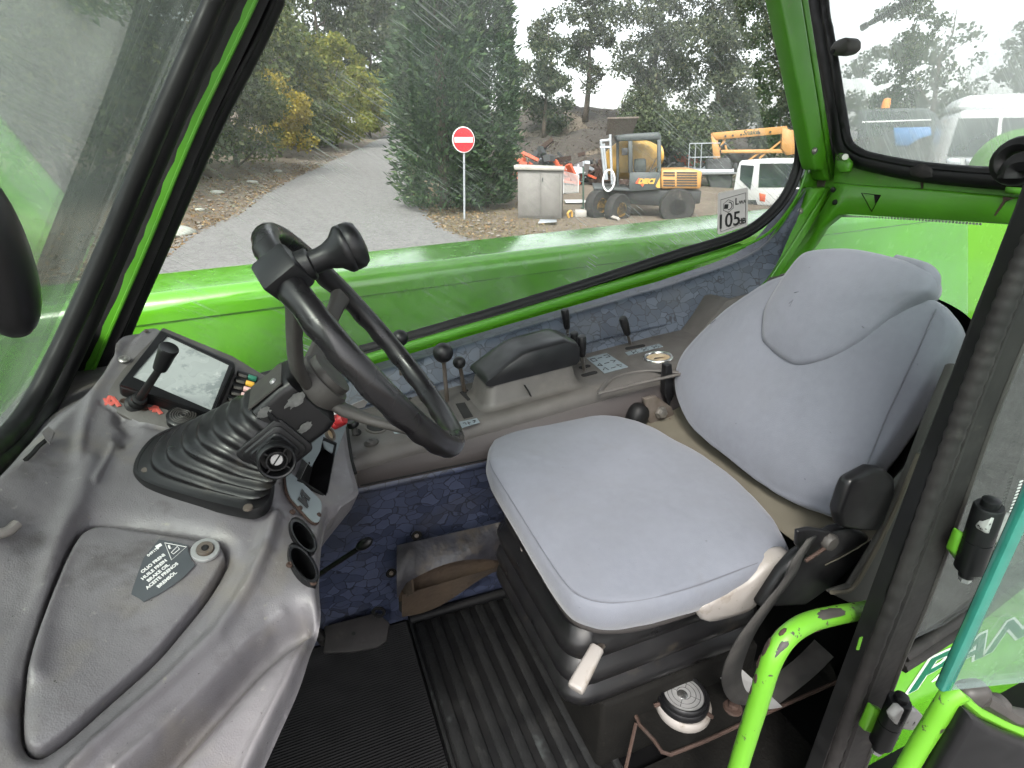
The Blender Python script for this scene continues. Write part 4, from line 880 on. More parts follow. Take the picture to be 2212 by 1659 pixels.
mk('lettering', text_g('105', W_*.54, stk(.36, .73, .0008), ex_, ey_, .0006), 'print_black', t)
mk('lettering', text_g('dB', W_*.22, stk(.81, .83, .0008), ex_, ey_, .0004), 'print_black', t)
mk('lettering', text_g('L', W_*.25, stk(.62, .30, .0008), ex_, ey_, .0003), 'print_black', t)
mk('lettering', text_g('WA', W_*.14, stk(.81, .34, .0008), ex_, ey_, .0), 'print_black', t)
hx = [stk(.34 + .19*math.cos(a), .36 + .155*math.sin(a), .0008) for a in np.linspace(math.pi/2, 2.5*math.pi, 6, endpoint=False)]
mk('emblem', tube(hx, .0008, 4, closed=True) + tube([stk(.36 + .10*math.cos(a), .36 + .09*math.sin(a), .0008) for a in np.linspace(-1.6, 1.9, 10)], .0012, 4) + box(stk(.27, .36, .0008), (W_*.13, .0008, W_*.12)), 'print_black', t)

# --- blue vinyl panels of the far wall
bt_, tp_ = [(560, 960), (720, 918), (870, 878), (1054, 828), (1266, 772), (1354, 752), (1450, 722), (1640, 620), (1720, 480)], [(560, 872), (720, 826), (872, 782), (1071, 722), (1290, 658), (1380, 631), (1474, 603), (1640, 535), (1742, 408)]
bt_, tp_ = spl([A(*p) for p in bt_], 6), spl([A(*p) for p in tp_], 6)
rl = []
for v_ in (0, .25, .5, .75, .88, .95, .985, 1.0):
    rl.append([PY(*(a_*(1-v_)+b_*v_), 1.205+.06*v_**1.0 + (.025*max(0, (v_-.9)/.1)**2)) for a_, b_ in zip(bt_, tp_)])
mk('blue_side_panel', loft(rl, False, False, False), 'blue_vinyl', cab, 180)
mk('blue_panel_ledge', loft([rl[-1], [p+A(0, .05, -.004) for p in rl[-1]]], False, False, False), 'blue_vinyl', cab, 180)
mk('blue_panel_crease', tube([PY(x, y, 1.214) for x, y in [(740, 890), (880, 848), (1000, 812), (1120, 780), (1300, 732), (1440, 700)]], .0025, 6), 'blue_vinyl', cab)
# --- near-left black mirror housing at the frame edge
hc = PD(-22, 545, .40)
solo('mirror_housing', 'black rounded housing at the left edge in front of the windscreen', 'housing', blob(hc, (.022, .03, .064), nu=20, nv=14, e=.9), 'black_plastic')
# ================================================================== dashboard: one moulded shell, measured control points
tl, tr, bl = PD(350, 716, 1.0), PD(503, 786, 1.0), PD(257, 832, .885)          # corners of the display
dn = nrm(np.cross(bl-tl, tr-tl)); dn = dn if dn @ FW < 0 else -dn
DP = (tl, dn)
dpp = lambda x, y, o=0.0: PP(x, y, (DP[0]+dn*o, dn))
PLO = -.022
pdep = lambda x, y: float((dpp(x, y, PLO)-CAM) @ FW)
CP = np.array([(444,1193,.70),(60,1600,.504),(560,1659,.537),(697,1250,.72),(440,1030,.79),(0,1000,.675),(60,945,.73),(150,870,.86),
    (745,895,1.08),(733,1000,1.0),(714,1100,.88),(701,1180,.785),(697,1310,.68),(660,1440,.62),(300,1900,.454),(-200,1900,.42),(-250,1250,.575),(500,975,.845),(620,1000,.87),(250,1330,.62),(600,1350,.66)]
    + [(x, y, pdep(x, y)) for x, y in ((224, 868), (266, 806), (350, 713), (500, 772), (582, 822), (500, 925), (385, 928), (300, 910), (400, 820))], float)
def tps_fit(P_, v, lam=0.0):
    n = len(P_); d = np.hypot(P_[:,None,0]-P_[None,:,0], P_[:,None,1]-P_[None,:,1])/500
    K = np.where(d > 0, d*d*np.log(d+1e-12), 0) + lam*np.eye(n); Q = np.c_[np.ones(n), P_[:,:2]/500]
    M = np.block([[K, Q], [Q.T, np.zeros((3,3))]]); return np.linalg.solve(M, np.r_[v, 0, 0, 0])
WT = tps_fit(CP, 1/CP[:,2], .02)
def ddep(x, y):
    x = np.asarray(x, float); y = np.asarray(y, float)
    d = np.hypot(x[..., None]-CP[:,0], y[..., None]-CP[:,1])/500
    k = np.where(d > 0, d*d*np.log(d+1e-12), 0)
    return 1/(k @ WT[:-3] + WT[-3] + WT[-2]*x/500 + WT[-1]*y/500)
def DS(x, y, o=0.0):
    p = PD(x, y, float(ddep(x, y)))
    return p if o == 0 else p + DN(x, y)*o
def DN(x, y):
    a, b, c = PD(x, y, float(ddep(x, y))), PD(x+3, y, float(ddep(x+3, y))), PD(x, y-3, float(ddep(x, y-3)))
    n = nrm(np.cross(b-a, c-a)); return n if n @ ray(x, y) < 0 else -n
Z7 = lambda pts: [(x/3, 1106+y/3) for x, y in pts]
Z4 = lambda pts: [(x/3, 553+y/3) for x, y in pts]
lid = [tuple(p) for p in spl([A(*p) for p in Z7([(560,95),(640,66),(760,72),(1000,108),(1300,163),(1420,200),(1466,250),(1455,330),(1330,530),(1160,740),(1000,920),(700,1190),(480,1390),(330,1500),(250,1540),(190,1530),(150,1480),(135,1380),(150,1150),(200,900),(300,600),(420,300),(500,150)])], 4, True)]
outl = [(215,795),(235,762),(262,730),(292,712),(330,703),(352,711),(430,742),(503,772),(560,803),(590,822),(640,842),(700,862),(742,878),(748,905),(753,950),(762,1000),(776,1050),(772,1066),(745,1085),(722,1104),(708,1150),(701,1200),(697,1250),(698,1300),(690,1335),(668,1400),(640,1480),(600,1570),(560,1659),(520,1750),(430,1900),(200,1960),(-120,1960),(-260,1800),(-320,1400),(-300,1150),(-160,1070),(-40,1030),(20,990),(75,940),(130,880),(180,835)]
outp = [tuple(p) for p in spl([A(*p) for p in outl], 5, True)]
def dash_h(x, y):
    """relief of the moulding in metres"""
    gs = lambda poly, w_, a, c=False: a*np.exp(-(seg_dist(x, y, poly, c)/w_)**2)
    h = gs([(585,1120),(570,1190),(540,1262),(470,1372),(360,1480),(200,1620),(120,1700)], 17, .014)
    h += gs([(650,1335),(600,1362),(540,1420),(450,1520),(360,1620),(280,1700)], 33, -.046)
    h += gs([(610,1318),(540,1372),(450,1470),(350,1570),(250,1660)], 13, .007)
    h += gs([(684,1330),(660,1400),(620,1480),(550,1610),(520,1680)], 14, .009)
    h += gs([(262,905),(285,930),(268,948)], 17, -.014)
    h += gs([(245,962),(228,1000),(205,1040)], 7, .005)
    h += gs([(190,1000),(165,1080),(135,1150),(100,1300),(70,1450)], 28, .010)
    h += gs([(262,722),(240,775),(208,840),(180,920),(165,990)], 14, .007) + gs([(300,712),(278,735),(262,762)], 7, -.006)
    h += gs([(218,872),(296,914),(383,936)], 4, -.004)
    h += gs([(575,1010),(578,1060),(576,1105)], 9, -.006)
    d = seg_dist(x, y, lid, True); ins = inpoly(x, y, lid)
    h += np.where(ins, 0.0, -.011*np.exp(-(d/22)**2)) - .022*np.exp(-(np.where(ins, d, d+1)/4.8)**2) + np.where(ins, .003*(1-np.exp(-(d/28)**2)), 0)
    de = seg_dist(x, y, outp, True)
    h += np.where((y > 1090) | (x < 250), -.022*np.exp(-(de/13)**2), -.006*np.exp(-(de/7)**2))
    h += .0015*np.sin(x*.013+1)*np.cos(y*.017)
    return h
gx, gy = np.meshgrid(np.arange(-330, 790, 5.0), np.arange(700, 1970, 5.0)); gx, gy = gx.ravel(), gy.ravel()
ok = inpoly(gx, gy, outp); ok &= seg_dist(gx, gy, outp, True) > 2.5
fx, fy = np.meshgrid(np.arange(10, 500, 2.5), np.arange(1110, 1640, 2.5)); fx, fy = fx.ravel(), fy.ravel(); near = seg_dist(fx, fy, lid, True) < 9
HOLES = [[(693, 944), (726, 959), (705, 1071), (649, 1036)], [(224, 868), (266, 806), (350, 713), (500, 772), (582, 822), (556, 868), (500, 928), (385, 930), (300, 910)]]
for cx_, cy_, rx, ry, rot in ((655, 1157, 17, 39, -34), (655, 1218, 19, 44, -34)):
    HOLES.append([(cx_+rx*math.cos(a)*math.cos(R(rot))-ry*math.sin(a)*math.sin(R(rot)), cy_+rx*math.cos(a)*math.sin(R(rot))+ry*math.sin(a)*math.cos(R(rot))) for a in np.linspace(0, 2*math.pi, 30, endpoint=False)])
def dens(poly, st=6.0):
    out = []
    for i in range(len(poly)):
        a, b_ = A(*poly[i]), A(*poly[(i+1) % len(poly)]); k_ = max(1, int(np.linalg.norm(b_-a)/st)); out += [tuple(a+(b_-a)*q/k_) for q in range(k_)]
    return out
HD = [dens(h) for h in HOLES]
for h in HD: d_ = seg_dist(gx, gy, h, True); ok &= d_ > 2.0
PXY = np.r_[np.array(outp), np.c_[gx[ok], gy[ok]], np.c_[fx[near], fy[near]]]; nb = len(outp); EDG = [(i, (i+1) % nb) for i in range(nb)]
for h in HD: b0_ = len(PXY); PXY = np.r_[PXY, np.array(h)]; EDG += [(b0_+i, b0_+(i+1) % len(h)) for i in range(len(h))]
cdt = delaunay_2d_cdt([Vector(p) for p in PXY], EDG, [], 1, 1e-4)
vx = np.array([v[:] for v in cdt[0]]); dep = ddep(vx[:,0], vx[:,1]); hh = dash_h(vx[:,0], vx[:,1])
B3 = CAM + (FW + RT*((vx[:,0]-CX)/F)[:,None] - UP*((vx[:,1]-CY)/F)[:,None])*dep[:,None]
eps = 2.0
def b3(x, y): return CAM + (FW + RT*((x-CX)/F)[:,None] - UP*((y-CY)/F)[:,None])*ddep(x, y)[:,None]
Nn = np.cross(b3(vx[:,0]+eps, vx[:,1])-B3, b3(vx[:,0], vx[:,1]-eps)-B3); Nn /= np.linalg.norm(Nn, axis=1)[:,None]
Nn *= np.where((Nn*(B3-CAM)).sum(1) > 0, -1, 1)[:,None]
B3 = B3 + Nn*hh[:,None]
dash = thing('dashboard', 'large worn grey moulded plastic dashboard filling the lower left', 'dashboard', (-.15, .7, 1.1))
fc_ = np.array([vx[list(f)].mean(0) for f in cdt[2]]); kill = np.zeros(len(fc_), bool)
for hp in HOLES: kill |= inpoly(fc_[:,0], fc_[:,1], hp)
gd = G(B3, [tuple(f) for f, k_ in zip(cdt[2], kill) if not k_])
mk('moulded_shell', gd, 'dash_plastic', dash, 180)
# skirt of the shell under its rim, down to the floor
ring = []
for i in range(nb):
    j = int(np.argmin(np.hypot(vx[:,0]-outp[i][0], vx[:,1]-outp[i][1]))); ring.append(B3[j])
ctr = np.mean(ring, 0)
def low(p, f, dz): q = np.array(p); q[:2] = ctr[:2] + (q[:2]-ctr[:2])*f; q[2] += dz; return q
mk('skirt', loft([ring, [low(p, .93, -.025) for p in ring], [low(p, .70, -.07) for p in ring], [low(p, .30, -.16) for p in ring]], False, True), 'dash_plastic', dash, 60)

def surf_poly(pts, o, th, m, name, par, bev=0.0):
    """flat piece lying on the dashboard surface (tangent plane at its middle)"""
    c = np.mean(np.array(pts, float), 0); n = DN(*c); pl_ = (DS(*c)+n*o, n)
    return mk(name, prism([PP(x, y, pl_) for x, y in pts], n*th, bev, 1), m, par), pl_
def surf_frame(x, y):
    """axes on the surface: image-right, image-up, normal"""
    n = DN(x, y); o = DS(x, y); r = PP(x+10, y, (o, n))-o; r = nrm(r); return o, r, np.cross(n, r), n
def screw(x, y, r_, par, o=0.0, m='steel', name='screw'):
    p, r, u, n = surf_frame(x, y); return mk(name, lathe(p+n*o, n, [(r_, 0), (r_, .0015), (r_*.7, .0035), (r_*.3, .0035), (.0001, .002)], 14), m, par)

# brake-oil lid fittings: sticker with writing and allen bolt with washer
stk_pts = Z7([(1030,180),(1130,195),(1215,215),(1222,265),(1240,315),(1265,345),(1200,415),(1130,470),(1030,535),(930,585),(900,560),(850,535),(862,490),(880,440),(930,300)])
c = np.mean(np.array(stk_pts), 0); n = DN(*c); pl_ = (DS(*c)+n*.0055, n)
stick = thing('brake_oil_sticker', 'dark grey sticker with white brake oil wording on the dashboard lid', 'sticker', PP(*c, pl_))
mk('sheet', prism([PP(x, y, pl_) for x, y in stk_pts], n*.0006), 'sticker_dark', stick, 0)
pt_ = lambda zx, zy: PP(zx/3, 1106+zy/3, (pl_[0]+n*.0011, n))
tx = nrm(pt_(1075, 270)-pt_(920, 392)); ty = np.cross(n, tx)
for s, zx, zy, sz in (('OLIO FRENI', 993, 332, 1.0), ('HUILE FREIN', 1000, 372, 1.0), ('BRAKE OIL', 1026, 393, 1.0), ('ACEITE FRENOS', 1052, 412, 1.0), ('BREMSÖL', 1082, 438, 1.0)):
    mk('lettering', text_g(s, .0057*sz, pt_(zx, zy), tx, ty, .00016, ext=.0002), 'print_white', stick, 0)
mk('warning_triangle', tube([pt_(1068, 200), pt_(1208, 226), pt_(1112, 310)], .0007, 4, closed=True), 'print_white', stick, 0)
mk('warning_book', tube([pt_(1110, 262), pt_(1150, 222), pt_(1163, 240), pt_(1124, 272)], .0006, 4, closed=True) + tube([pt_(1094, 216), pt_(1104, 238)], .0012, 4), 'print_white', stick, 0)
mk('emblem', prism([pt_(*p) for p in [(1005, 222), (1040, 202), (1052, 216), (1018, 238)]], n*.0003), 'print_white', stick, 0)
mk('lettering', text_g('049178', .0048, pt_(992, 258), tx, ty, .0001, ext=.0002), 'print_white', stick, 0)
p, r, u, n = surf_frame(444, 1193)
bo = thing('lid_bolt', 'zinc washer with hex socket bolt at the top corner of the lid', 'bolt', p)
mk('washer', lathe(p+n*.003, n, [(.0165, 0), (.0165, .003), (.0155, .0042), (.0105, .0042), (.0100, .0025)], 32), 'zinc', bo)
mk('bolt_head', lathe(p+n*.003, n, [(.0098, .001), (.0098, .0065), (.009, .0075), (.0045, .0075), (.0042, .003)], 28), 'steel_dirty', bo)
mk('hex_socket', lathe(p+n*.0092, n, [(.0042, 0), (.0042, .0014)], 6), 'void', bo)

# instrument panel plate, display, switches
mk('panel_plate', prism([dpp(x, y, PLO-.002) for x, y in [(215, 870), (262, 800), (352, 706), (503, 768), (592, 822), (560, 870), (500, 935), (385, 935), (300, 915)]], dn*-.012, .002, 1), 'console_plastic', dash)
dis = thing('instrument_display', 'dash display unit with scratched whitish screen in black bezel', 'display', dpp(380, 850, -.03))
ob_ = [(345, 714), (352, 713), (505, 780), (508, 788), (462, 893), (456, 896), (262, 836), (256, 829)]
mk('housing', bevelg(prism([dpp(x, y, -.004) for x, y in ob_], dn*-.032), .003, 2), 'black_plastic', dis)
sc_ = [(361, 724), (495, 787), (456, 886), (285, 813)]
bz_in = [dpp(x, y, .001) for x, y in sc_]; bz_out = [dpp(x, y, .001) for x, y in [(348, 715), (506, 786), (458, 895), (259, 830)]]
mk('bezel', loft([bz_out, [q-dn*.005 for q in bz_out]], False, False) + loft([bz_out, bz_in, [q-dn*.004 for q in bz_in]], False, False), 'black_plastic', dis, 20)
mk('screen', sheet([dpp(x, y, -.002) for x, y in sc_]), 'screen', dis, 0)
swn = [('green', (.02, .16, .10)), ('amber', (.75, .42, .05)), ('pink', (.75, .45, .42)), ('pale pink', (.72, .46, .44)), ('white', (.7, .66, .66))]
for i, (nm, col) in enumerate(swn):
    mat('switch_'+nm.replace(' ', '_'), col, .45)
    a = A(533-7.2*i, 803+12.2*i); b_ = A(553-4.2*i, 821+11.6*i)
    a = A(512-5.2*i, 812+13.6*i-3); b_ = A(556-5*i, 825+12.2*i-2); d_ = (b_-a)/np.linalg.norm(b_-a); q = A(-d_[1], d_[0])
    sw = thing('rocker_switch', f'small rocker switch with {nm} tip right of the display', 'switch', dpp(*a, -.03), 'rocker switches beside the display')
    cor = [a-q*4.2, b_-q*4.2, b_+q*4.6, a+q*4.6]; mid = (a+b_)/2
    mk('frame', prism([dpp(*p_, PLO-.004) for p_ in cor], dn*.009, .001, 1), 'black_plastic', sw)
    mk('rocker', prism([dpp(*p_, PLO+.005) for p_ in (a-q*2.4+d_*3, mid-q*2.4, mid+q*3, a+q*3+d_*3)], dn*.003, .001, 1), 'console_plastic', sw)
    mk('tip', prism([dpp(*p_, PLO+.005) for p_ in (mid+d_*2-q*3.4, b_-q*3.4-d_*2, b_+q*3.8-d_*2, mid+d_*2+q*3.8)], dn*.007, .001, 1), 'switch_'+nm.replace(' ', '_'), sw)
# selector lever on the panel
fl = lambda x, y, o=0.0: dpp(x, y, PLO-.002+o)
lv = thing('gear_selector', 'thin black lever with flared grip standing in front of the display', 'lever', fl(293, 872))
b0 = fl(293, 874); kt = PD(365, 752, .80); kb = PD(347, 793, .815); ax_ = nrm(kt-kb)
mk('boot', lathe(b0, nrm(kb-b0), [(.016, 0), (.0165, .004), (.011, .008), (.0135, .011), (.0135, .014), (.0095, .018), (.011, .021), (.0105, .026), (.007, .028)], 18), 'rubber', lv)
mk('rod', tube([b0+nrm(kb-b0)*.02, kb], [.0065, .0052], 12), 'black_plastic', lv)
mk('grip', lathe(kb-ax_*.004, ax_, [(.006, 0), (.0095, .001), (.0105, .010), (.0120, .030), (.0135, .041), (.0125, .043), (.0115, .0425), (.0001, .042)], 20), 'black_plastic', lv)
for x, y in ((267, 866), (312, 883)): mk('panel_hole', lathe(fl(x, y, .0005), dn, [(.0035, 0), (.0055, .0005), (.005, .0012), (.0025, .0006)], 12), 'rust', dash)
for k_, pts in enumerate([[((222, 862), (242, 876)), ((242, 858), (258, 878)), ((232, 868), (238, 855)), ((226, 873), (256, 868))], [((322, 884), (342, 878)), ((333, 890), (338, 870)), ((333, 876), (348, 894))]]):
    g = G()
    for p_, q_ in pts: g.add(tube([fl(*p_, .0010), fl(*q_, .0010)], .0034, 5, sx=.25, up=dn))
    solo('painted_arrow', ('red painted arrow mark left of the selector lever', 'red painted arrow mark right of the selector lever')[k_], 'paint mark', g, 'red_mark', 'red paint marks on the panel', 0)
kx = fl(396, 908)
bzr = thing('warning_buzzer', 'round ridged black buzzer half hidden behind the gaiter', 'buzzer', kx)
mk('body', lathe(kx, dn, [(.024, 0), (.024, .010), (.020, .013)], 28), 'black_plastic', bzr)
for r_ in (.018, .0145, .011, .0075, .004): mk('ridge', tube([kx+dn*.013 + (axes(dn)[0]*math.cos(a)+axes(dn)[1]*math.sin(a))*r_ for a in np.linspace(0, 2*math.pi, 24, endpoint=False)], .0013, 5, closed=True), 'worn_dark', bzr)
screw(269, 780, .009, dash, .004); screw(316, 718, .004, dash, .002, 'steel_dirty')
mk('crack', tube([DS(x, y, .004) for x, y in [(52, 998), (66, 985), (80, 968), (96, 955), (104, 948)]], .003, 5), 'void', dash)
mk('torn_flap', prism([DS(x, y, .008) for x, y in [(84, 948), (100, 935), (112, 946), (102, 972), (92, 962)]], A(0, 0, .003), 0), 'dash_plastic', dash)
mk('cable', tube(spl([DS(x, y, .012) for x, y in [(-40, 1170), (0, 1164), (20, 1158), (36, 1143)]], 4), .006, 8), 'white_plastic', dash)

# --- steering gaiter, column, stalk, wheel
WC, WN = A(.09, .772, 1.933), nrm((.812, -.045, .582))
E2 = A(.582563, 0, -.812786); E2 = nrm(E2 - WN*(E2 @ WN)); E1 = np.cross(E2, WN)      # E1 towards the door, E2 down towards the driver
axp = lambda s: WC - WN*s
gt = thing('steering_gaiter', 'pleated black rubber gaiter around the steering column foot', 'gaiter', DS(440, 1040))
bo_ = spl([A(*p) for p in [(287, 1013), (306, 972), (345, 938), (430, 908), (530, 905), (585, 960), (592, 1030), (582, 1084), (552, 1106), (505, 1101), (420, 1080), (333, 1053), (300, 1036)]], 5, True)
K = len(bo_); cb = np.mean(bo_, 0)
bn = DN(440, 1030); bp = (DS(440, 1030)+bn*.006, bn)
base_ring = [PP(p[0], p[1], bp) for p in bo_]; bc = np.mean(base_ring, 0)
mk('base_flange', loft([[p-bn*.012 for p in base_ring], base_ring, [bc+(p-bc)*.985+bn*.004 for p in base_ring], [bc+(p-bc)*.93+bn*.005 for p in base_ring], [bc+(p-bc)*.9-bn*.002 for p in base_ring]], False, False), 'gaiter_rubber', gt, 50)
angs = []
top = axp(.178)
for p in base_ring:
    d_ = p-bc; angs.append(math.atan2(d_ @ E2, d_ @ E1))
def top_pt(a, s): 
    ca, sa = math.cos(a), math.sin(a); e = .55; return axp(s) + E1*.050*math.copysign(abs(ca)**e, ca) + E2*.046*math.copysign(abs(sa)**e, sa)
topr = [top_pt(a, .150) for a in angs]
rings = []; NP = 8
for i in range(NP*6+1):
    s = i/(NP*6); ph = (i % 6)/6
    zig = [.0, -.45, -.95, -1.0, -.55, -.08][i % 6]*.115
    cc = bc + (np.mean(topr, 0)-bc)*s
    rg = []
    for p, q in zip(base_ring, topr):
        w_ = p*.90 + bc*.10; w_ = w_ + (q-w_)*s + bn*.004*(1-s)
        rg.append(cc + (w_-cc)*(1+zig*(1.0-.15*s)+.045))
    rings.append(rg)
mk('pleats', loft(rings, False, True), 'gaiter_rubber', gt, 75)
for x, y in ((317, 1017), (536, 1098), (545, 935)): mk('screw', lathe(PP(x, y, (bp[0]+bn*.004, bn)), bn, [(.0065, 0), (.006, .003), (.002, .0035)], 12), 'steel_dirty', gt)
clm = thing('steering_assembly', 'black steering wheel with three spokes on a scuffed plastic column', 'steering wheel', axp(.2))
hs = []
for s, a, b_ in ((.172, .040, .040), (.166, .046, .047), (.120, .047, .049), (.106, .044, .046), (.100, .034, .036)):
    hs.append([axp(s) + E1*x + E2*y for x, y in rrect(a*2, b_*2, .014)])
mk('housing', loft(hs), 'black_plastic', clm, 40)
mk('shaft_sleeve', lathe(axp(.125), WN, [(.030, 0), (.030, .035), (.034, .036), (.034, .060)], 28), 'worn_dark', clm)
mk('slot', blob(axp(.108)-E2*.031-E1*.012, (.012, .006, .004), (E1, E2, WN)), 'void', clm)
for k_, (a, b_, l, w_) in enumerate([(.048, -.02, .03, .010), (.0485, .018, .022, .007), (.047, -.034, .02, .008)]):
    cc = axp(.115+.02*k_)+E1*(a+.0003)+E2*b_; mk('scuff', prism([cc + (E2*math.cos(q)*w_*.8 + WN*math.sin(q)*l*.5)*(1+.55*mnoise.noise((math.cos(q)*2.2, math.sin(q)*2.2, k_*4))) for q in np.linspace(0, 2*math.pi, 26, endpoint=False)], E1*.0006), 'scuff_grey', clm, 0)
mk('seam_plate', prism([axp(s)-E2*.0475+E1*x for s, x in ((.168, -.03), (.168, .042), (.112, .044), (.112, -.03))], -E2*.002), 'worn_dark', clm)
screw_p = axp(.125)-E2*.050+E1*.02; mk('screw', lathe(screw_p, -E2, [(.005, 0), (.004, .003), (.001, .003)], 10), 'zinc', clm)
# stalk socket facing the door
sp = axp(.186)+E1*.048+E2*.016; sdir = nrm(nrm(CAM-sp)*.62 + E1*.62 + E2*.15)
for k_ in range(4):
    rr = .044-.007*k_; mk('boot_ring', loft([[sp + nrm(E1)*(.000+.004*k_+h) + E2*y*f + WN*x*f for x, y in rrect(rr*1.75, rr*1.55, .009)] for h, f in ((-.004, 1.0), (.002, 1.0), (.004, .93))], False), 'black_plastic', clm, 40)
st_ = mk('stalk_socket', lathe(sp+E1*.010, sdir, [(.021, -.012), (.021, .006), (.0245, .008), (.0245, .013), (.0225, .015), (.0245, .017), (.0245, .030), (.0225, .032), (.0205, .031), (.0195, .014), (.0001, .012)], 32), 'black_plastic', clm)
mk('inner_ring', lathe(sp+E1*.010+sdir*.016, sdir, [(.0135, 0), (.0135, .013), (.0118, .013), (.0118, 0)], 24), 'black_plastic', st_)
for a in (45, 135, 225, 315):
    X_, Y_, _ = axes(sdir); q = X_*math.cos(R(a))+Y_*math.sin(R(a)); mk('web', box(sp+E1*.010+sdir*.022+q*.0165, (.008, .002, .010), (q, np.cross(sdir, q), sdir)), 'black_plastic', st_)
mk('slotted_screw', lathe(sp+E1*.010+sdir*.016, sdir, [(.0085, 0), (.0085, .006), (.0075, .0075), (.0001, .0075)], 20), 'zinc', st_)
mk('screw_slot', box(sp+E1*.010+sdir*.0238, (.0155, .0018, .0006), axes(sdir, A(.6, .3, .7))), 'void', st_)

RW = .190; NT = 180; PRF = 14; v = []; f = []
for i in range(NT):
    th = 2*math.pi*i/NT; rd = E1*math.cos(th)+E2*math.sin(th); cc = WC + rd*RW
    for k_ in range(PRF):
        a = 2*math.pi*k_/PRF; under = max(0, -math.sin(a)); ins_ = max(0, -math.cos(a))
        rr = .0156*(1 - .13*under*(.5+.5*math.cos(th*26)) - .05*ins_*under)
        v.append(cc + rd*rr*math.cos(a)*.95 + WN*rr*math.sin(a)*1.12)
for i in range(NT):
    for k_ in range(PRF): j = (i+1) % NT; f.append((i*PRF+k_, j*PRF+k_, j*PRF+(k_+1) % PRF, i*PRF+(k_+1) % PRF))
wh = mk('steering_wheel', G(v, f), 'wheel_rubber', clm, 180)
mk('hub', lathe(axp(.112), WN, [(.028, 0), (.040, .004), (.043, .012), (.043, .030), (.040, .036), (.028, .038), (.026, .034), (.0001, .034)], 32), 'worn_dark', wh)
for th in (190, 310, 70):
    th = R(th); rd = E1*math.cos(th)+E2*math.sin(th); sd_ = np.cross(WN, rd); sec_ = []
    for s, r_, wd, tk in ((.094, .030, .021, .009), (.090, .050, .018, .008), (.072, .085, .0135, .007), (.045, .125, .0125, .0065), (.018, .160, .014, .007), (.002, .183, .018, .009)):
        cc = axp(s)+rd*r_; nn = nrm(WN*.8 - rd*.6)
        sec_.append([cc + sd_*x + nn*y for x, y in rrect(wd*2, tk*2, tk*.8, 3)])
    mk('spoke', loft(sec_), 'worn_dark', wh, 50)
th = R(303); rd = E1*math.cos(th)+E2*math.sin(th); tn = np.cross(WN, rd); kc = WC+rd*RW
kb_ = thing('spinner_knob', 'black mushroom spinner knob clamped on the steering wheel rim', 'knob', kc)
mk('clamp', bevelg(box(kc+rd*.001+WN*.002, (.042, .044, .046), (rd, tn, WN)), .006, 2), 'black_plastic', kb_)
ka = nrm(WN*.93 + rd*-.25 + tn*.12); ko = kc+WN*.022-rd*.008
mk('clamp_neck', lathe(ko-ka*.006, ka, [(.019, 0), (.0185, .016), (.016, .018)], 24), 'black_plastic', kb_)
mk('knob', lathe(ko+ka*.012, ka, [(.0135, 0), (.0135, .010), (.0145, .018), (.0185, .028), (.0255, .035), (.0275, .038), (.0275, .043), (.0268, .044), (.0275, .045), (.0270, .054), (.0225, .060), (.011, .063), (.0001, .063)], 32), 'black_plastic', kb_)

# --- right end of the dashboard: key plate, buttons, document bin, badge plate, vents
pn = nrm(DN(715, 980)*.8 + A(.35, -.15, 0)); rpl = (DS(712, 970)+pn*.012, pn); q_ = lambda x, y, o=0.0: PP(x, y, (rpl[0]+pn*o, pn))
kp = thing('key_plate', 'light grey switch plate beside the console with red button and key', 'switch plate', q_(712, 950))
mk('plate', prism([q_(x, y, -.004) for x, y in [(712, 872), (738, 876), (750, 890), (746, 920), (731, 960), (722, 985), (700, 970), (690, 935)]], pn*.004, .001, 1), 'grey_plate', kp)
kd = nrm(pn*.6 + A(.45, .05, .35)); k0 = q_(729, 898)
mk('key_barrel', lathe(k0, kd, [(.013, 0), (.0135, .020), (.0125, .026), (.010, .0265), (.0095, .018), (.0001, .018)], 24), 'zinc', kp)
ky = mk('key', prism([k0+kd*.02+d for d in (A(0,0,-.003), A(.035,.01,-.006), A(.042,.012,.003), A(.035,.01,.010), A(0,0,.005))], A(.0, .0015, .0)), 'steel', kp)
mk('red_button', lathe(q_(720, 914), pn, [(.013, 0), (.013, .006), (.0115, .008), (.0125, .010), (.0125, .020), (.0105, .024), (.0001, .0245)], 10), 'red_paint', kp)
mk('red_tab', prism([q_(x, y, .012) for x, y in [(694, 878), (716, 884), (714, 900), (704, 893), (694, 886)]], pn*.006, .001, 1), 'switch_pink', kp)
mk('socket', lathe(q_(711, 939), pn, [(.0135, 0), (.0135, .004), (.0115, .005), (.0095, .0045), (.0095, -.004)], 24), 'steel_dirty', kp)
mk('socket_hole', lathe(q_(711, 939, .001), pn, [(.0095, 0), (.0095, .0005)], 20), 'dial_face', kp)
bin_ = thing('document_bin', 'open black plastic pocket set into the dashboard end', 'bin', q_(688, 1010))
bq = [(690, 940), (728, 957), (706, 1076), (645, 1037)]; o4 = [q_(x, y, .004) for x, y in bq]; bm_ = np.mean(o4, 0); dd = -pn*.07
i4 = [bm_+(p-bm_)*.93 for p in o4]; mk('pocket', loft([[p-pn*.012 for p in o4], o4, i4, [p+dd for p in i4]], False, True), 'black_plastic', bin_, 20)
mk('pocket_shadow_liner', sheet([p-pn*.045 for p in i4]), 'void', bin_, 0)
flp = [(693, 925), (699, 935), (690, 975), (672, 1008), (650, 988), (668, 958), (682, 935)]
tg_ = solo('metal_tag', 'bent light grey metal tag hanging over the black pocket', 'tag', prism([q_(x, y, .018) for x, y in flp], pn*.0015), 'grey_plate'); mk('hole', lathe(q_(668, 1000, .0197), pn, [(.002, 0), (.002, .0003)], 8), 'void', tg_)
bd = thing('badge_plate', 'light blue-grey badge plate with dark angular emblem below the pocket', 'plate', DS(655, 1080))
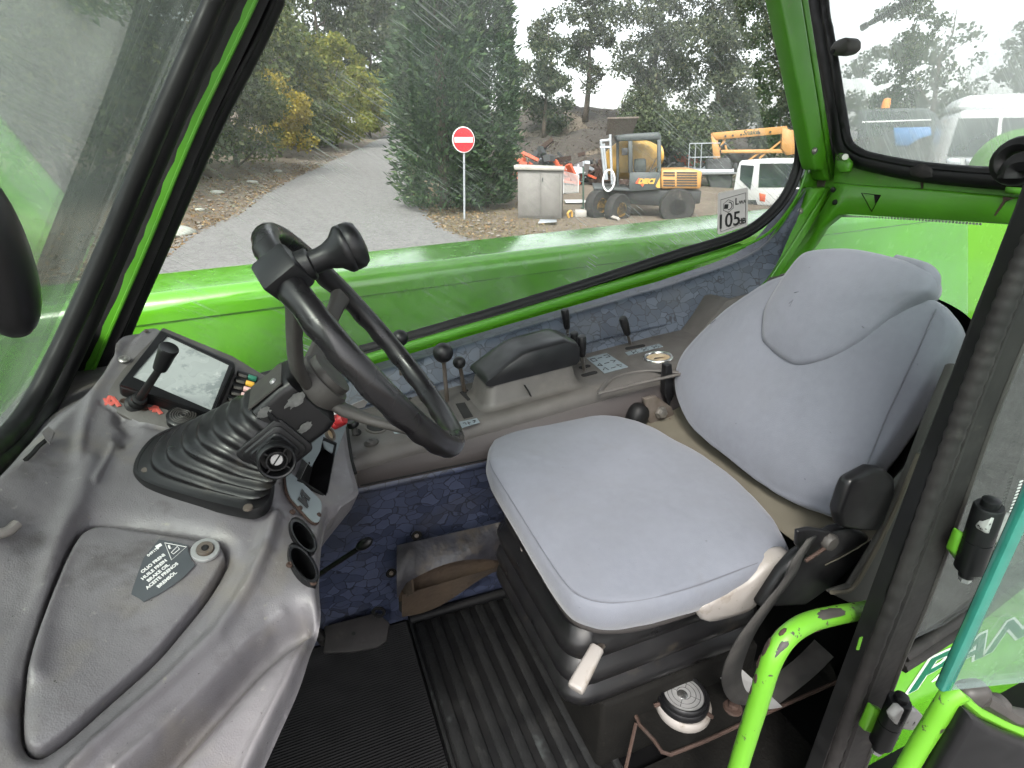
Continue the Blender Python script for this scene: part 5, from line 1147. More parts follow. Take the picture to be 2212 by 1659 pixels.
bpl = (DS(655, 1078)+DN(655, 1078)*.009, DN(655, 1078)); q2 = lambda x, y, o=0.0: PP(x, y, (bpl[0]+bpl[1]*o, bpl[1]))
pl6 = spl([A(*p) for p in [(616, 1022), (628, 1028), (645, 1042), (670, 1065), (689, 1085), (691, 1100), (687, 1126), (680, 1132), (668, 1125), (645, 1100), (624, 1076), (616, 1050)]], 3, True)
mk('plate', prism([q2(p[0], p[1], -.004) for p in pl6], bpl[1]*.004), 'grey_plate', bd, 0)
mk('plate_edge', tube([q2(p[0], p[1], -.003) for p in pl6], .0022, 6, closed=True), 'rust', bd)
z3 = lambda x, y: q2(548.6+.1984*x, 850.3+.1984*y, .0012)
for pts in ([(520,1035),(545,1060),(535,1125),(570,1150),(575,1250),(475,1150),(490,1120),(535,1165),(505,1090)], [(540,1060),(615,1140),(600,1170),(560,1130),(595,1230),(580,1250),(575,1160),(545,1120)]):
    mk('emblem', prism([z3(*p) for p in pts], bpl[1]*.0004), 'print_black', bd, 0)
for x, y in ((648.5, 1097), (689, 1112)): mk('screw', lathe(q2(x, y), bpl[1], [(.004, 0), (.003, .002), (.0005, .002)], 10), 'rust', bd)
for k_, (cx_, cy_, rx, ry, rot, lb) in enumerate([(655, 1157, 19, 44, -34, 'upper round black air vent on the dashboard end'), (655, 1218, 22, 50, -34, 'lower round black air vent on the dashboard end')]):
    n = DN(cx_, cy_); pl2 = (DS(cx_, cy_)+n*.006, n); el = lambda s, o: [PP(cx_+s*(rx*math.cos(a)*math.cos(R(rot))-ry*math.sin(a)*math.sin(R(rot))), cy_+s*(rx*math.cos(a)*math.sin(R(rot))+ry*math.sin(a)*math.cos(R(rot))), (pl2[0]+n*o, n)) for a in np.linspace(0, 2*math.pi, 36, endpoint=False)]
    vt = thing('air_vent', lb, 'vent', pl2[0], 'air vents on the dashboard end')
    e1, e2 = el(1, 0), el(.8, 0); cc = np.mean(e1, 0)
    mk('ring', loft([[p-n*.012 for p in e1], [p+n*.002 for p in e1], el(.94, .008), el(.80, .008), [p-n*.004 for p in e2], [p-n*.040 for p in e2]], False, False), 'black_plastic', vt, 40)
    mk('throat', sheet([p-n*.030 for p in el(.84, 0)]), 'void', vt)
for x, y in ((627, 1113), (624, 1228), (676, 1267)): screw(x, y, .0045, dash, .006, 'rust')
# ================================================================== side console, floor, seat
ca, cb2, cc2 = A(0, 1.0, 1.615), A(1, 1.0, 1.715), A(0, 1.2, 1.608)
CN = nrm(np.cross(cb2-ca, cc2-ca)); CN = CN if CN[2] > 0 else -CN
cz = lambda x, y: 1.615 + .1*x - .035*(y-1.0)
CSP = lambda x, y, o=0.0: PP(x, y, (ca+CN*o, CN))
con = thing('side_console', 'long taupe plastic side console along the far wall', 'console', (.6, 1.1, 1.1))
prof = [(1.045, None, 1.545), (1.004, None, 1.545), (1.000, None, 1.552)]
rings = []
for x in np.linspace(.02, 1.50, 60):
    zz = lambda y: cz(x, y)
    fc = [(1.000, zz(1)-.028)] + [(1.028-.028*math.cos(a), zz(1.028)-.028+.028*math.sin(a)) for a in np.linspace(.2, math.pi/2, 6)]
    ridge = .004*math.exp(-((x-.75)/.5)**6)
    rr = [A(x, 1.06, 1.545), A(x, 1.004, 1.546), A(x, 1.001, 1.552)] + [A(x, y, z) for y, z in fc] + [A(x, y, zz(y)) for y in np.linspace(1.05, 1.27, 8)]
    rings.append(rr)
left = [(745, 876), (748, 905), (753, 950), (762, 1000), (776, 1054)]
mk('moulding', loft(rings, False, False, False), 'console_plastic', con, 60)
mk('front_face', bevelg(prism([A(.066, .9985, 1.547), A(1.5, .9985, 1.547), A(1.5, .9985, cz(1.5, 1)-.034), A(.066, .9985, cz(.066, 1)-.034)], A(0, .004, 0)), .001, 1), 'console_side', con)
def cpiece(name, pts, th, m, par=con, o=0.0, bev=0.0): return mk(name, prism([CSP(x, y, o) for x, y in pts], CN*th, bev, 1), m, par)
def ell(cx_, cy_, rx, ry, n=24): return [(cx_+rx*math.cos(a), cy_+ry*math.sin(a)) for a in np.linspace(0, 2*math.pi, n, endpoint=False)]
# holes, plugs, plates
cpiece('round_hole', ell(812, 922, 20, 10.5), .0012, 'void'); mk('hole_rim', tube([CSP(x, y, .001) for x, y in ell(812, 922, 23, 13)], .003, 6, closed=True), 'console_plastic', con)
cpiece('slot_hole', ell(772, 934, 9, 7), .0010, 'void')
cpiece('slot_hole', [(843, 905), (868, 912), (872, 925), (850, 922)], .001, 'void')
cpiece('grey_insert', [(846, 925), (868, 927), (874, 935), (852, 938)], .002, 'grey_plate')
kn = thing('choke_knob', 'small ribbed black knob on a short stem at the console front end', 'knob', CSP(764, 935))
mk('stem', tube([CSP(768, 940), CSP(764, 918, .018)], .007, 10), 'worn_dark', kn)
mk('cap', lathe(CSP(764, 922, .014), nrm(CN+A(-.1, -.1, 0)), [(.008, 0), (.0135, .004), (.0135, .015), (.0115, .017), (.009, .0155), (.0001, .0155)], 14), 'black_plastic', kn)
pg = thing('rubber_plug', 'round domed rubber plug near the console front corner', 'plug', CSP(802, 957))
mk('disc', lathe(CSP(802, 957), CN, [(.0155, 0), (.0155, .003), (.011, .006), (.0105, .008), (.004, .009), (.0035, .011), (.0001, .011)], 24), 'worn_dark', pg)
mk('dimple', lathe(CSP(766, 988), CN, [(.004, 0), (.003, .0015), (.0001, .001)], 10), 'worn_dark', con)
# lever slots
cpiece('lever_slot', [(984, 873), (1004, 870), (1022, 900), (1002, 905)], .0012, 'void')
cpiece('lever_slot', [(993, 848), (1010, 842), (1026, 860), (1010, 866)], .0012, 'void')
cpiece('lever_slot', [(845, 850), (880, 846), (890, 862), (850, 868)], .0010, 'void')
def oval(x0, y0, x1, y1, r_): 
    d_ = A(x1-x0, y1-y0); L_ = np.linalg.norm(d_); d_ /= L_; q = A(-d_[1], d_[0]); out = []
    for a in np.linspace(-90, 90, 7): out.append((x1+r_*(d_[0]*math.cos(R(a))+q[0]*math.sin(R(a))), y1+.45*r_*(d_[1]*math.cos(R(a))+q[1]*math.sin(R(a)))))
    for a in np.linspace(90, 270, 7): out.append((x0+r_*(d_[0]*math.cos(R(a))+q[0]*math.sin(R(a))), y0+.45*r_*(d_[1]*math.cos(R(a))+q[1]*math.sin(R(a)))))
    return out
cpiece('lever_slot', oval(1256, 794, 1270, 791, 6), .001, 'void'); cpiece('lever_slot', oval(1262, 811, 1284, 805, 7), .001, 'void'); cpiece('lever_slot', oval(1356, 753, 1388, 747, 6), .001, 'void')
# raised tray lip, parting crack
mk('tray_lip', tube(spl([CSP(x, y, .001) for x, y in [(1293, 850), (1300, 838), (1322, 818), (1352, 806), (1400, 800), (1450, 803), (1500, 806)]], 5), .0048, 8, sx=.6), 'console_plastic', con)
mk('tray_lip', tube(spl([CSP(x, y, .001) for x, y in [(1293, 850), (1330, 842), (1380, 829), (1440, 815), (1480, 806)]], 5), .0038, 8), 'console_plastic', con)
mk('parting_line', tube([CSP(x, y, .0) for x, y in [(748, 900), (753, 950), (761, 1000), (768, 1022)]], .0035, 6), 'void', con)
# label plates with pictograms
def cplate(lbl, quad, marks, name='label_plate'):
    t_ = thing(name, lbl, 'label', CSP(*quad[0]), 'pictogram labels on the console'); mk('plate', prism([CSP(x, y, .0006) for x, y in quad], CN*.001), 'light_label', t_, 0)
    bil = lambda u, v: A(*quad[0])*(1-u)*(1-v)+A(*quad[1])*u*(1-v)+A(*quad[2])*u*v+A(*quad[3])*(1-u)*v
    for m_ in marks: mk('pictogram', tube([CSP(*bil(u, v), .0018) for u, v in m_], .0012, 4), 'print_black', t_, 0)
cplate('pale blue label with white arrows between console levers', [(1267, 774), (1310, 763), (1357, 793), (1306, 807)],
    [[(.1, .1), (.3, .1), (.3, .25), (.1, .25), (.1, .1)], [(.42, .15), (.62, .15)], [(.75, .1), (.95, .1), (.95, .22), (.75, .22)], [(.1, .5), (.25, .42), (.25, .58), (.1, .5)], [(.4, .5), (.62, .5)], [(.75, .42), (.92, .5), (.75, .55)], [(.1, .8), (.25, .7), (.28, .88)], [(.42, .82), (.62, .82)], [(.75, .72), (.92, .78), (.8, .9), (.75, .72)]])
cplate('narrow pale label with three steering mode symbols beside the rear lever', [(1350, 762), (1423, 743), (1432, 749), (1357, 768)],
    [[(c+dx*.06, .5+dy*.3), (c+dx*.06+.04, .5+dy*.3-.1)] for c in (.22, .52, .82) for dx in (-1, 1) for dy in (-1, 1)] + [[(c-.05, .5), (c+.07, .5)] for c in (.22, .52, .82)])
cplate('pale oval label with lever symbols behind the steering wheel rim', [(992, 912), (1030, 904), (1037, 913), (998, 925)], [[(.15, .3), (.3, .3), (.3, .6)], [(.45, .25), (.45, .75)], [(.4, .5), (.55, .5)], [(.7, .3), (.85, .3), (.72, .7)]])
dl = thing('dial_gauge', 'round gauge with chrome ring and stained face on the console', 'gauge', CSP(1422, 774))
mk('bezel', lathe(CSP(1422, 774), CN, [(.0365, 0), (.0365, .004), (.034, .0065), (.030, .006), (.029, .003)], 40), 'chrome', dl)
mk('face', lathe(CSP(1422, 774, .0033), CN, [(.0292, 0), (.0292, .001)], 40), 'dial_face', dl)
dc = CSP(1422, 774, .0048); mk('needle', prism([dc+A(-.016, -.002, 0), dc+A(.018, -.004, .002), dc+A(-.005, .006, 0)], CN*.0006), 'rust', dl)
# levers
def ball_lever(px, rball, base, lbl, top_r=.0, d=None):
    b_ = CSP(*base, -.02); bt = CSP(*base); t_ = thing('ball_lever', lbl, 'lever', bt, 'ball levers on the console')
    c = PY(*px, bt[1]-.01); rr = rball*(c-CAM) @ FW/F
    mk('rod', tube([b_, c], [.0052, .0045], 10), 'steel_dirty', t_); mk('ball', lathe(c-A(0, 0, rr), A(0, 0, 1), [(rr*math.sin(a), rr-rr*math.cos(a)) for a in np.linspace(.18, math.pi, 14)], 24), 'black_plastic', t_)
ball_lever((957, 762), 22, (967, 880), 'large black ball lever in the middle of the console')
ball_lever((992, 783), 14, (1006, 858), 'small black ball lever right of the large one')
ball_lever((864, 730), 18, (868, 858), 'black ball lever behind the steering wheel rim')
def grip_lever(top_, bot, base, lbl, w_=8.5):
    bt = CSP(*base); t_ = thing('grip_lever', lbl, 'lever', bt, 'cylinder grip levers on the console'); a = PY(*top_, bt[1]-.005); b_ = PY(*bot, bt[1]-.002); k_ = w_*1.35/F; d_ = nrm(a-b_); L_ = np.linalg.norm(a-b_)
    mk('rod', tube([CSP(*base, -.02), b_], .0042, 10), 'steel', t_); mk('grip', lathe(b_, d_, [(k_*.55, 0), (k_*.8, .003), (k_*1.02, L_*.6), (k_*1.02, L_*.93), (k_*.85, L_), (k_*.4, L_+.001), (.0001, L_+.0005)], 16), 'black_plastic', t_)
grip_lever((1220, 668), (1225, 710), (1230, 770), 'tall black grip lever behind the armrest', 9)
grip_lever((1240, 718), (1243, 758), (1254, 794), 'half hidden black grip lever between two others', 9)
grip_lever((1256, 726), (1258, 770), (1263, 811), 'black grip lever closest to the armrest pad', 9.5)
grip_lever((1345, 686), (1356, 723), (1365, 753), 'leaning black grip lever by the steering mode label', 9.5)
# armrest
a0, a1 = CSP(1062, 882), CSP(1268, 842); X0, X1, Y0, Y1 = a0[0]-.01, a1[0]-.005, 1.045, 1.165
arm = thing('armrest', 'padded black armrest block on a taupe plinth', 'armrest', A((X0+X1)/2, 1.1, cz(.5, 1.1)))
def ring_at(ix0, ix1, iy0, iy1, dz, r_=.02): 
    w_, h_ = X1-X0-ix0-ix1, Y1-Y0-iy0-iy1; cx_, cy_ = (X0+ix0+X1-ix1)/2, (Y0+iy0+Y1-iy1)/2
    return [A(cx_+x, cy_+y, cz(cx_+x, cy_+y)+dz) for x, y in rrect(w_, h_, r_, 5)]
mk('plinth', loft([ring_at(-.018, -.018, -.018, -.01, .0005, .03), ring_at(-.010, -.010, -.010, -.006, .004, .028), ring_at(-.004, -.003, -.004, -.002, .012, .025), ring_at(.006, .008, .005, .002, .050, .02), ring_at(.008, .010, .007, .004, .054, .02)], False, True), 'console_plastic', arm, 60)
prs = []; Lx = X1-X0
for y_ in (Y0+.002, Y0+.006, Y0+.018, Y0+.04, Y1-.035, Y1-.016, Y1-.004):
    e = min(1, min(y_-Y0, Y1-y_)/.022); k_ = math.sqrt(max(0, 1-(1-e)**2)); ring_ = []
    for u, h in ((.008, .053), (-.002, .060), (.000, .068), (.012, .075), (.055, .098), (.085, .113), (.105, .117), (.19, .119), (Lx-.03, .117), (Lx-.006, .108), (Lx+.002, .096), (Lx+.002, .060), (Lx-.006, .053)):
        ring_.append(A(X0+u*1.0 if u < .15 else X0+u, y_, cz(X0+u, y_)+.053+(h-.053)*(.80+.20*k_)))
    prs.append(ring_)
mk('pad', loft(prs), 'black_plastic', arm, 70)
mk('split', tube([PY(x, y, Y0-.012+.004*i) for i, (x, y) in enumerate([(1133, 832), (1143, 848), (1151, 864), (1154, 872)])], .002, 5), 'void', arm)
# raised rear tray of the console
zr = cz(1.1, 1.2)
mk('rear_tray', loft([[A(x, y, cz(x, y)+.0) for x, y in ((1.00, 1.265), (1.00, 1.14), (1.50, 1.14), (1.50, 1.265))], [A(x, y, cz(x, y)+.075) for x, y in ((1.09, 1.262), (1.10, 1.155), (1.50, 1.155), (1.50, 1.262))], [A(x, y, cz(x, y)+.075) for x, y in ((1.11, 1.255), (1.12, 1.168), (1.48, 1.168), (1.48, 1.255))], [A(x, y, cz(x, y)+.055) for x, y in ((1.12, 1.252), (1.13, 1.172), (1.47, 1.172), (1.47, 1.252))]], False, True), 'console_plastic', con, 40)

# --- lower wall in blue vinyl
LW = (A(0, 1.012, 1.545), nrm((0, -1, .10))); lw = lambda x, y, o=0.0: PP(x, y, (LW[0]+LW[1]*o, LW[1]))
low_ = thing('blue_kick_panel', 'blue crazy-paving patterned vinyl panel below the console', 'panel', A(.3, 1.04, 1.1))
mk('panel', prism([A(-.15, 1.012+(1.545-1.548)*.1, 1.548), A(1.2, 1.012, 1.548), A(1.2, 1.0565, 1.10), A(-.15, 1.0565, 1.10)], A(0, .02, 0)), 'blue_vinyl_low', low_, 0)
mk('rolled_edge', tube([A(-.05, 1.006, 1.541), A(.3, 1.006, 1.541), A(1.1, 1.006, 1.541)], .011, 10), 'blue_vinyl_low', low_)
mk('brown_gap', tube([A(.07, 1.0, 1.5535), A(1.1, 1.0, 1.5535)], .003, 6), 'void', low_)
for x, y in ((900, 1157), (845, 1238)): mk('screw_cup', lathe(lw(x, y, .001), LW[1], [(.012, 0), (.010, .002), (.006, .001)], 16), 'black_dirty', low_); mk('screw', lathe(lw(x, y, .003), LW[1], [(.005, 0), (.004, .003), (.0005, .0035)], 12), 'steel_dirty', low_)
mk('rag_scrap', prism([lw(x, y, .006) for x, y in [(783, 1060), (800, 1050), (818, 1040), (820, 1030), (828, 1034), (826, 1045), (845, 1050), (822, 1056), (800, 1060)]], LW[1]*.004), 'tan_fabric', low_)
# sagging trim flap with brown backing
fl_ = thing('torn_trim_flap', 'dirty grey vinyl trim flap torn open over brown backing', 'trim flap', lw(960, 1300))
def fq(x, y, o): return lw(x, y, o)
us = np.linspace(0, 1, 14); vs_ = np.linspace(0, 1, 9)
def flap(u, v):
    x = 857+u*(1125-857); yt = 1178-u*60; yb = 1272-26*math.sin(min(1, u*1.15)*math.pi)-u*70+ (22 if u < .05 else 0); y = yt+(yb-yt)*v
    return lw(x, y, .004 + .055*math.sin(v*1.35)*(1-.35*u) + .006*math.sin(u*9+v*3))
mk('vinyl_skin', gridf(us, vs_, flap), 'vinyl_grey', fl_, 180)
def backing(u, v):
    x = 868+u*(1125-868); yt = 1285-u*75; yb = 1333-u*110+12*math.sin(u*6); y = yt+(yb-yt)*v
    return lw(x, y, .012 + .02*(1-v) + .004*math.sin(u*14))
mk('foam_backing', gridf(us, vs_, backing), 'foam_brown', fl_, 180)
def inner(u, v):
    x = 862+u*(1120-862); yt = 1190-u*60; yb = 1300-u*80; y = yt+(yb-yt)*v; return lw(x, y, .006)
mk('brown_lining', gridf(us, vs_, inner), 'foam_brown', fl_, 180)
mk('end_fold', prism([lw(x, y, o) for x, y, o in [(858, 1183, .006), (884, 1215, .04), (892, 1282, .058), (876, 1290, .03), (862, 1262, .006)]], A(.004, 0, 0)), 'foam_brown', fl_)
mk('open_gap', prism([lw(x, y, .002) for x, y in [(857, 1188), (866, 1230), (873, 1330), (862, 1318)]], A(0, .002, 0)), 'void', fl_)
# small lever with oval knob
sl_ = thing('floor_lever', 'small black lever with oval knob in front of the blue panel', 'lever', lw(700, 1236, .03))
mk('rod', tube([lw(690, 1240, .03), lw(776, 1184, .085)], .0055, 10), 'rubber', sl_); d_ = nrm(lw(803, 1167, .10)-lw(770, 1187, .083)); mk('knob', blob(lw(787, 1175, .09), (.011, .011, .021), axes(d_), 18, 12), 'black_plastic', sl_)

# --- floor
struct('floor', prism([A(-.48, .26, 1.098), A(1.5, .26, 1.098), A(1.5, 1.3, 1.098), A(-.48, 1.3, 1.098)], A(0, 0, -.05)), 'floor_black', smooth=0)
fm = thing('ribbed_floor_mat', 'black fine-ribbed rubber floor mat under the dashboard', 'floor mat', A(0, .7, 1.1))
mk('sheet', box(A(-.08, .68, 1.1015), (.44, .78, .003)), 'floor_black', fm)
g = G(); y_ = .30
while y_ < 1.05:
    g.add(G([A(-.30, y_, 1.103), A(.14, y_, 1.103), A(.14, y_+.0022, 1.1062), A(-.30, y_+.0022, 1.1062), A(.14, y_+.0042, 1.103), A(-.30, y_+.0042, 1.103)], [(0, 1, 2, 3), (3, 2, 4, 5)])); y_ += .0062
o_ = mk('fine_ribs', g, 'floor_black', fm, 0); o_['kind'] = 'stuff'
rm = thing('heavy_floor_mat', 'black rubber mat with eight thick raised ribs before the seat', 'floor mat', A(.3, .7, 1.1))
mk('base_sheet', bevelg(box(A(.297, .66, 1.103), (.300, .80, .006)), .002, 1), 'rubber', rm)
for k_ in range(7): mk('rib', bevelg(box(A(.171+.0378*k_, .655, 1.1085), (.0225, .745, .006)), .002, 1), 'rib_rubber', rm)
mk('border', bevelg(box(A(.150, .66, 1.107), (.008, .80, .008)), .002, 1), 'rib_rubber', rm); mk('border', bevelg(box(A(.44, .66, 1.107), (.014, .80, .010)), .002, 1), 'rib_rubber', rm)
mk('upturned_edge', tube([A(.15, 1.045, 1.108), A(.3, 1.04, 1.112), A(.46, 1.03, 1.118)], .014, 8), 'floor_black', rm)
pdl = thing('foot_pedal', 'flat dark rubber pedal plate at the far floor edge', 'pedal', PZ(765, 1390, 1.12))
pq = lambda x, y: PP(x, y, (A(0, .93, 1.135), nrm((-.05, -.42, .9))))
mk('pad', bevelg(prism([pq(x, y) for x, y in [(700, 1352), (815, 1322), (842, 1345), (835, 1385), (815, 1398), (760, 1408), (698, 1410), (702, 1375)]], A(0, .004, -.009)), .003, 2), 'rubber_dirty', pdl)
mk('hole', lathe(pq(764, 1369)+A(0, -.0005, .001), nrm((-.05, -.42, .9)), [(.0045, 0), (.0045, .0006)], 10), 'void', pdl)
mk('arm', tube([pq(700, 1380)+A(0,.01,-.02), pq(690, 1350)+A(-.03, .06, -.02)], .012, 8), 'rubber_dirty', pdl)
mk('grommet', tube([lw(818+12*math.cos(a), 1322+9*math.sin(a), .008) for a in np.linspace(0, 2*math.pi, 16, endpoint=False)], .004, 6, closed=True), 'rubber', pdl)

# --- seat
seat = thing('operator_seat', 'blue-grey fabric operator seat with black bellows base', 'seat', A(.53, .72, 1.1))
so_px = [(1058,985,1.60),(1066,953,1.60),(1100,923,1.603),(1180,903,1.606),(1270,896,1.607),(1340,900,1.606),(1400,918,1.603),(1450,945,1.60),(1530,992,1.597),(1600,1045,1.594),(1655,1105,1.592),(1690,1160,1.590),
    (1690,1192,1.588),(1600,1230,1.588),(1500,1267,1.588),(1400,1294,1.588),(1320,1302,1.588),(1262,1291,1.588),(1222,1262,1.588),(1172,1190,1.59),(1122,1110,1.592),(1082,1045,1.595),(1062,1010,1.598)]
seam = spl([PZ(x, y, z) for x, y, z in so_px], 6, True); sc = np.mean(seam, 0)
def shr(f, dz, out=0.0):
    rg = []
    for i, p in enumerate(seam):
        d_ = p-sc; d_[2] = 0; q = p.copy(); q[:2] = sc[:2]+d_[:2]*f; L_ = np.linalg.norm(d_[:2]); q[:2] += d_[:2]/L_*out; q[2] = sc[2]+(q[2]-sc[2])*min(1, f*f*1.0)+dz; rg.append(q)
    return rg
crown = lambda f: .016*(1-f**5) - .006*math.exp(-(f/.45)**2)
rings = [shr(1, -.070, -.03), shr(1, -.060, -.006), shr(1, -.050, .003), shr(1, -.030, .009), shr(1, -.010, .006), shr(1, -.0015, .001)] + [shr(f, crown(f)) for f in (.985, .96, .92, .86, .76, .62, .46, .3, .15)] + [shr(.001, crown(0))]
def lumpy(g, a, s):
    g.v = [tuple(np.array(p) + A(0, 0, 1)*a*(mnoise.noise(Vector(p)*s) + .4*mnoise.noise(Vector(p)*s*3.1))) for p in g.v]; return g
cu = mk('cushion', lumpy(loft(rings, True, True), .0035, 11), 'seat_fabric', seat, 180)
mk('seam_line', tube([p+A(0, 0, .0002) for p in seam[int(len(seam)*.48):]], .0011, 5), 'seam', cu)
mk('zip_strip', tube([p for p in shr(1, -.064, -.010)], .006, 8, closed=True), 'rubber_dirty', seat)
BP = (A(.80, .7, 1.66), nrm((-.906, 0, .423))); bk = lambda x, y, o=0.0: PP(x, y, (BP[0]+BP[1]*o, BP[1]))
bo2 = [(1700,590),(1640,618),(1570,665),(1510,720),(1472,768),(1458,808),(1460,850),(1482,905),(1520,950),(1580,998),(1640,1042),(1700,1082),(1755,1102),(1805,1116),(1828,1090),(1852,1042),(1890,1000),(1940,930),(1990,852),(2035,775),(2056,722),(2052,688),(2020,655),(1960,625),(1860,590),(1780,578)]
brim = spl([bk(x, y) for x, y in bo2], 6, True); bcn = np.mean(brim, 0)
def bsh(f, o): return [bcn+(p-bcn)*f + BP[1]*o for p in brim]
rel = lambda f: .030*(1-f**4) - .006*math.exp(-(f/.4)**2)
rings = [bsh(.95, -.060), bsh(.985, -.055), bsh(1.0, -.040), bsh(1.006, -.022), bsh(1.0, -.006), bsh(.985, .004)] + [bsh(f, rel(f)) for f in (.96, .92, .85, .75, .62, .48, .34, .2, .08)]
bkr = mk('backrest', lumpy(loft(rings, True, True), .005, 9), 'seat_fabric', seat, 180)
mk('seam_line', tube(spl([bk(x, y, o) for x, y, o in [(2022, 668, .012), (1995, 730, .0145), (1955, 815, .0165), (1915, 900, .016), (1885, 975, .0155), (1858, 1045, .010)]], 6), .0012, 5), 'seam', bkr)
mk('back_shell', loft([[bcn+(p-bcn)*1.02+A(.012,-.006,0)+BP[1]*o for p in brim] for o in (-.045, -.050)] + [[bcn+(p-bcn)*.97+BP[1]*-.085 for p in brim], [bcn+(p-bcn)*.8+BP[1]*-.12 for p in brim]], False, True), 'black_plastic', seat, 60)
ho = [(1650,702),(1656,668),(1678,628),(1704,588),(1738,550),(1780,540),(1840,539),(1900,549),(1960,565),(2005,582),(2022,602),(2016,628),(1990,646),(1958,664),(1922,690),(1870,735),(1815,768),(1765,786),(1722,791),(1690,776),(1662,752),(1650,735)]
hrim = spl([bk(x, y, .020) for x, y in ho], 6, True); hcn = np.mean(hrim, 0)
hsh = lambda f, o: [hcn+(p-hcn)*f + BP[1]*o for p in hrim]
hr = mk('headrest', loft([hsh(.96, -.035), hsh(.99, -.02), hsh(1.0, -.004), hsh(.99, .006)] + [hsh(f, .010+.020*(1-f**3)) for f in (.96, .9, .8, .65, .45, .25, .08)], True, True), 'seat_fabric', seat, 180)
e0, e1_ = bk(2012, 596, .03), bk(2000, 640, .03)
mk('cover_fold', tube(spl([bk(1935, 560, .012), bk(1990, 582, .018), bk(2008, 604, .014), bk(2004, 626, .008), bk(1992, 638, -.01)], 5), [.008, .013, .015, .013, .008], 12), 'seat_fabric', hr)
for pts in ([(1705, 655), (1714, 648)], [(1712, 650), (1706, 662)], [(1716, 632), (1726, 630)], [(1826, 623), (1832, 621)], [(1862, 705), (1866, 708)], [(1534, 700), (1546, 690)]): mk('scuff_mark', tube([bk(x, y, .047) for x, y in pts], .0011, 4), 'seam', hr)
# bellows, base, controls
def rect(x0, x1, y0, y1, z, r_=.05): return [A((x0+x1)/2+a, (y0+y1)/2+b_, z) for a, b_ in rrect(x1-x0, y1-y0, r_, 6)]
rg = []
for z, o in ((1.535, -.004), (1.522, .0), (1.50, .004), (1.47, .004), (1.455, .0), (1.44, .012), (1.425, .016), (1.405, .012), (1.392, .002), (1.378, .014), (1.365, .018), (1.348, .014), (1.335, .004), (1.322, .016), (1.31, .018), (1.292, .012), (1.282, .0)):
    rg.append(rect(.345-o, .74+o, .575-o, .925+o, z))
mk('bellows', loft(rg), 'gaiter_rubber', seat, 60)
mk('pan_edge', loft([rect(.33, .75, .535, .955, z, .06) for z in (1.528, 1.522)]), 'black_plastic', seat, 40)
mk('base_box', bevelg(box(A(.58, .74, 1.19), (.36, .36, .18)), .01, 2), 'black_dirty', seat)
hd = thing('height_handle', 'dirty white height handle pointing down below the cushion corner', 'handle', PY(1270, 1440, .53))
p0_, p1_ = PY(1291, 1398, .548), PY(1242, 1490, .510); d_ = nrm(p1_-p0_)
mk('rod', tube([PY(1318, 1378, .59), p0_+d_*.01], .006, 8), 'steel_dirty', hd); X_, Y_, _ = axes(d_, A(1, .2, .3)); L_ = np.linalg.norm(p1_-p0_)
mk('grip', loft([[p0_+d_*L_*s + X_*a*w_ + Y_*b_*w_ for a, b_ in rrect(2, 1.3, .5, 4)] for s, w_ in ((0, .010), (.03, .0115), (.5, .0125), (.93, .0135), (.99, .0125), (1.0, .010))]), 'white_plastic', hd, 60)
lv_px = [(1507,1313),(1522,1301),(1570,1276),(1615,1253),(1648,1223),(1675,1206),(1705,1194),(1706,1212),(1680,1228),(1662,1243),(1652,1270),(1642,1293),(1618,1319),(1568,1336),(1525,1344),(1510,1329)]
lvp = spl([PY(x, y, .485) for x, y in lv_px], 3, True); lc = np.mean(lvp, 0)
solo('recline_lever', 'curved dirty white plastic lever along the near seat edge', 'lever', fixn(loft([[lc+(p-lc)*.93+A(0, .022, 0) for p in lvp], [p+A(0, .016, 0) for p in lvp], [p+A(0, .004, 0) for p in lvp], [lc+(p-lc)*.94+A(0, -.003, 0) for p in lvp], [lc+(p-lc)*.72+A(0, -.006, 0) for p in lvp]])), 'white_plastic', smooth=60)
cl_px = [(1826,1072),(1838,1042),(1852,1034),(1890,1014),(1916,1016),(1936,1034),(1938,1064),(1920,1110),(1902,1150),(1860,1150),(1820,1142),(1813,1110)]
cv = thing('recliner_cover', 'black plastic hinge cover at the near backrest foot', 'cover', PY(1860, 1200, .46))
def slab3(px, Yv, th, bev=.010): return bevelg(prism([PY(x, y, Yv) for x, y in px], A(0, th, 0)), bev, 3)
mk('upper_cover', slab3(cl_px, .445, .022, .009), 'black_plastic', cv, 60)
mk('lower_cover', slab3([(1812,1146),(1838,1140),(1880,1160),(1886,1172),(1868,1200),(1810,1262),(1740,1312),(1640,1316),(1690,1240),(1730,1200)], .462, .022, .009), 'black_plastic', cv, 60)
mk('latch_plate', slab3([(1724,1148),(1750,1142),(1792,1148),(1810,1160),(1806,1176),(1780,1186),(1770,1204),(1742,1200),(1722,1180)], .447, .008, .003), 'black_plastic', cv)
mk('pivot_bolt', lathe(PY(1788, 1168, .447), A(0, -1, 0), [(.014, 0), (.014, .006), (.0115, .010), (.006, .011)], 8), 'worn_dark', cv)
mk('link_rod', tube([PY(1788, 1180, .442), PY(1740, 1212, .442)], .003, 6), 'rust', cv)
blt = thing('seat_belt', 'worn black seat belt strap hanging beside the seat', 'belt', PY(1600, 1500, .42))
bl_ = spl([PY(x, y, v) for x, y, v in [(1752, 1160, .43), (1722, 1205, .425), (1702, 1248, .43), (1662, 1300, .425), (1612, 1370, .42), (1585, 1430, .43), (1580, 1470, .45), (1598, 1505, .48), (1640, 1515, .52)]], 6)
wd = np.interp(np.linspace(0, 1, len(bl_)), [0, .12, .3, .6, 1], [.014, .016, .017, .024, .024]); g = G()
for i, p in enumerate(bl_): g.v += [tuple(p+A(-wd[i], -.004, wd[i]*.25)), tuple(p+A(wd[i], .004, -wd[i]*.25))]
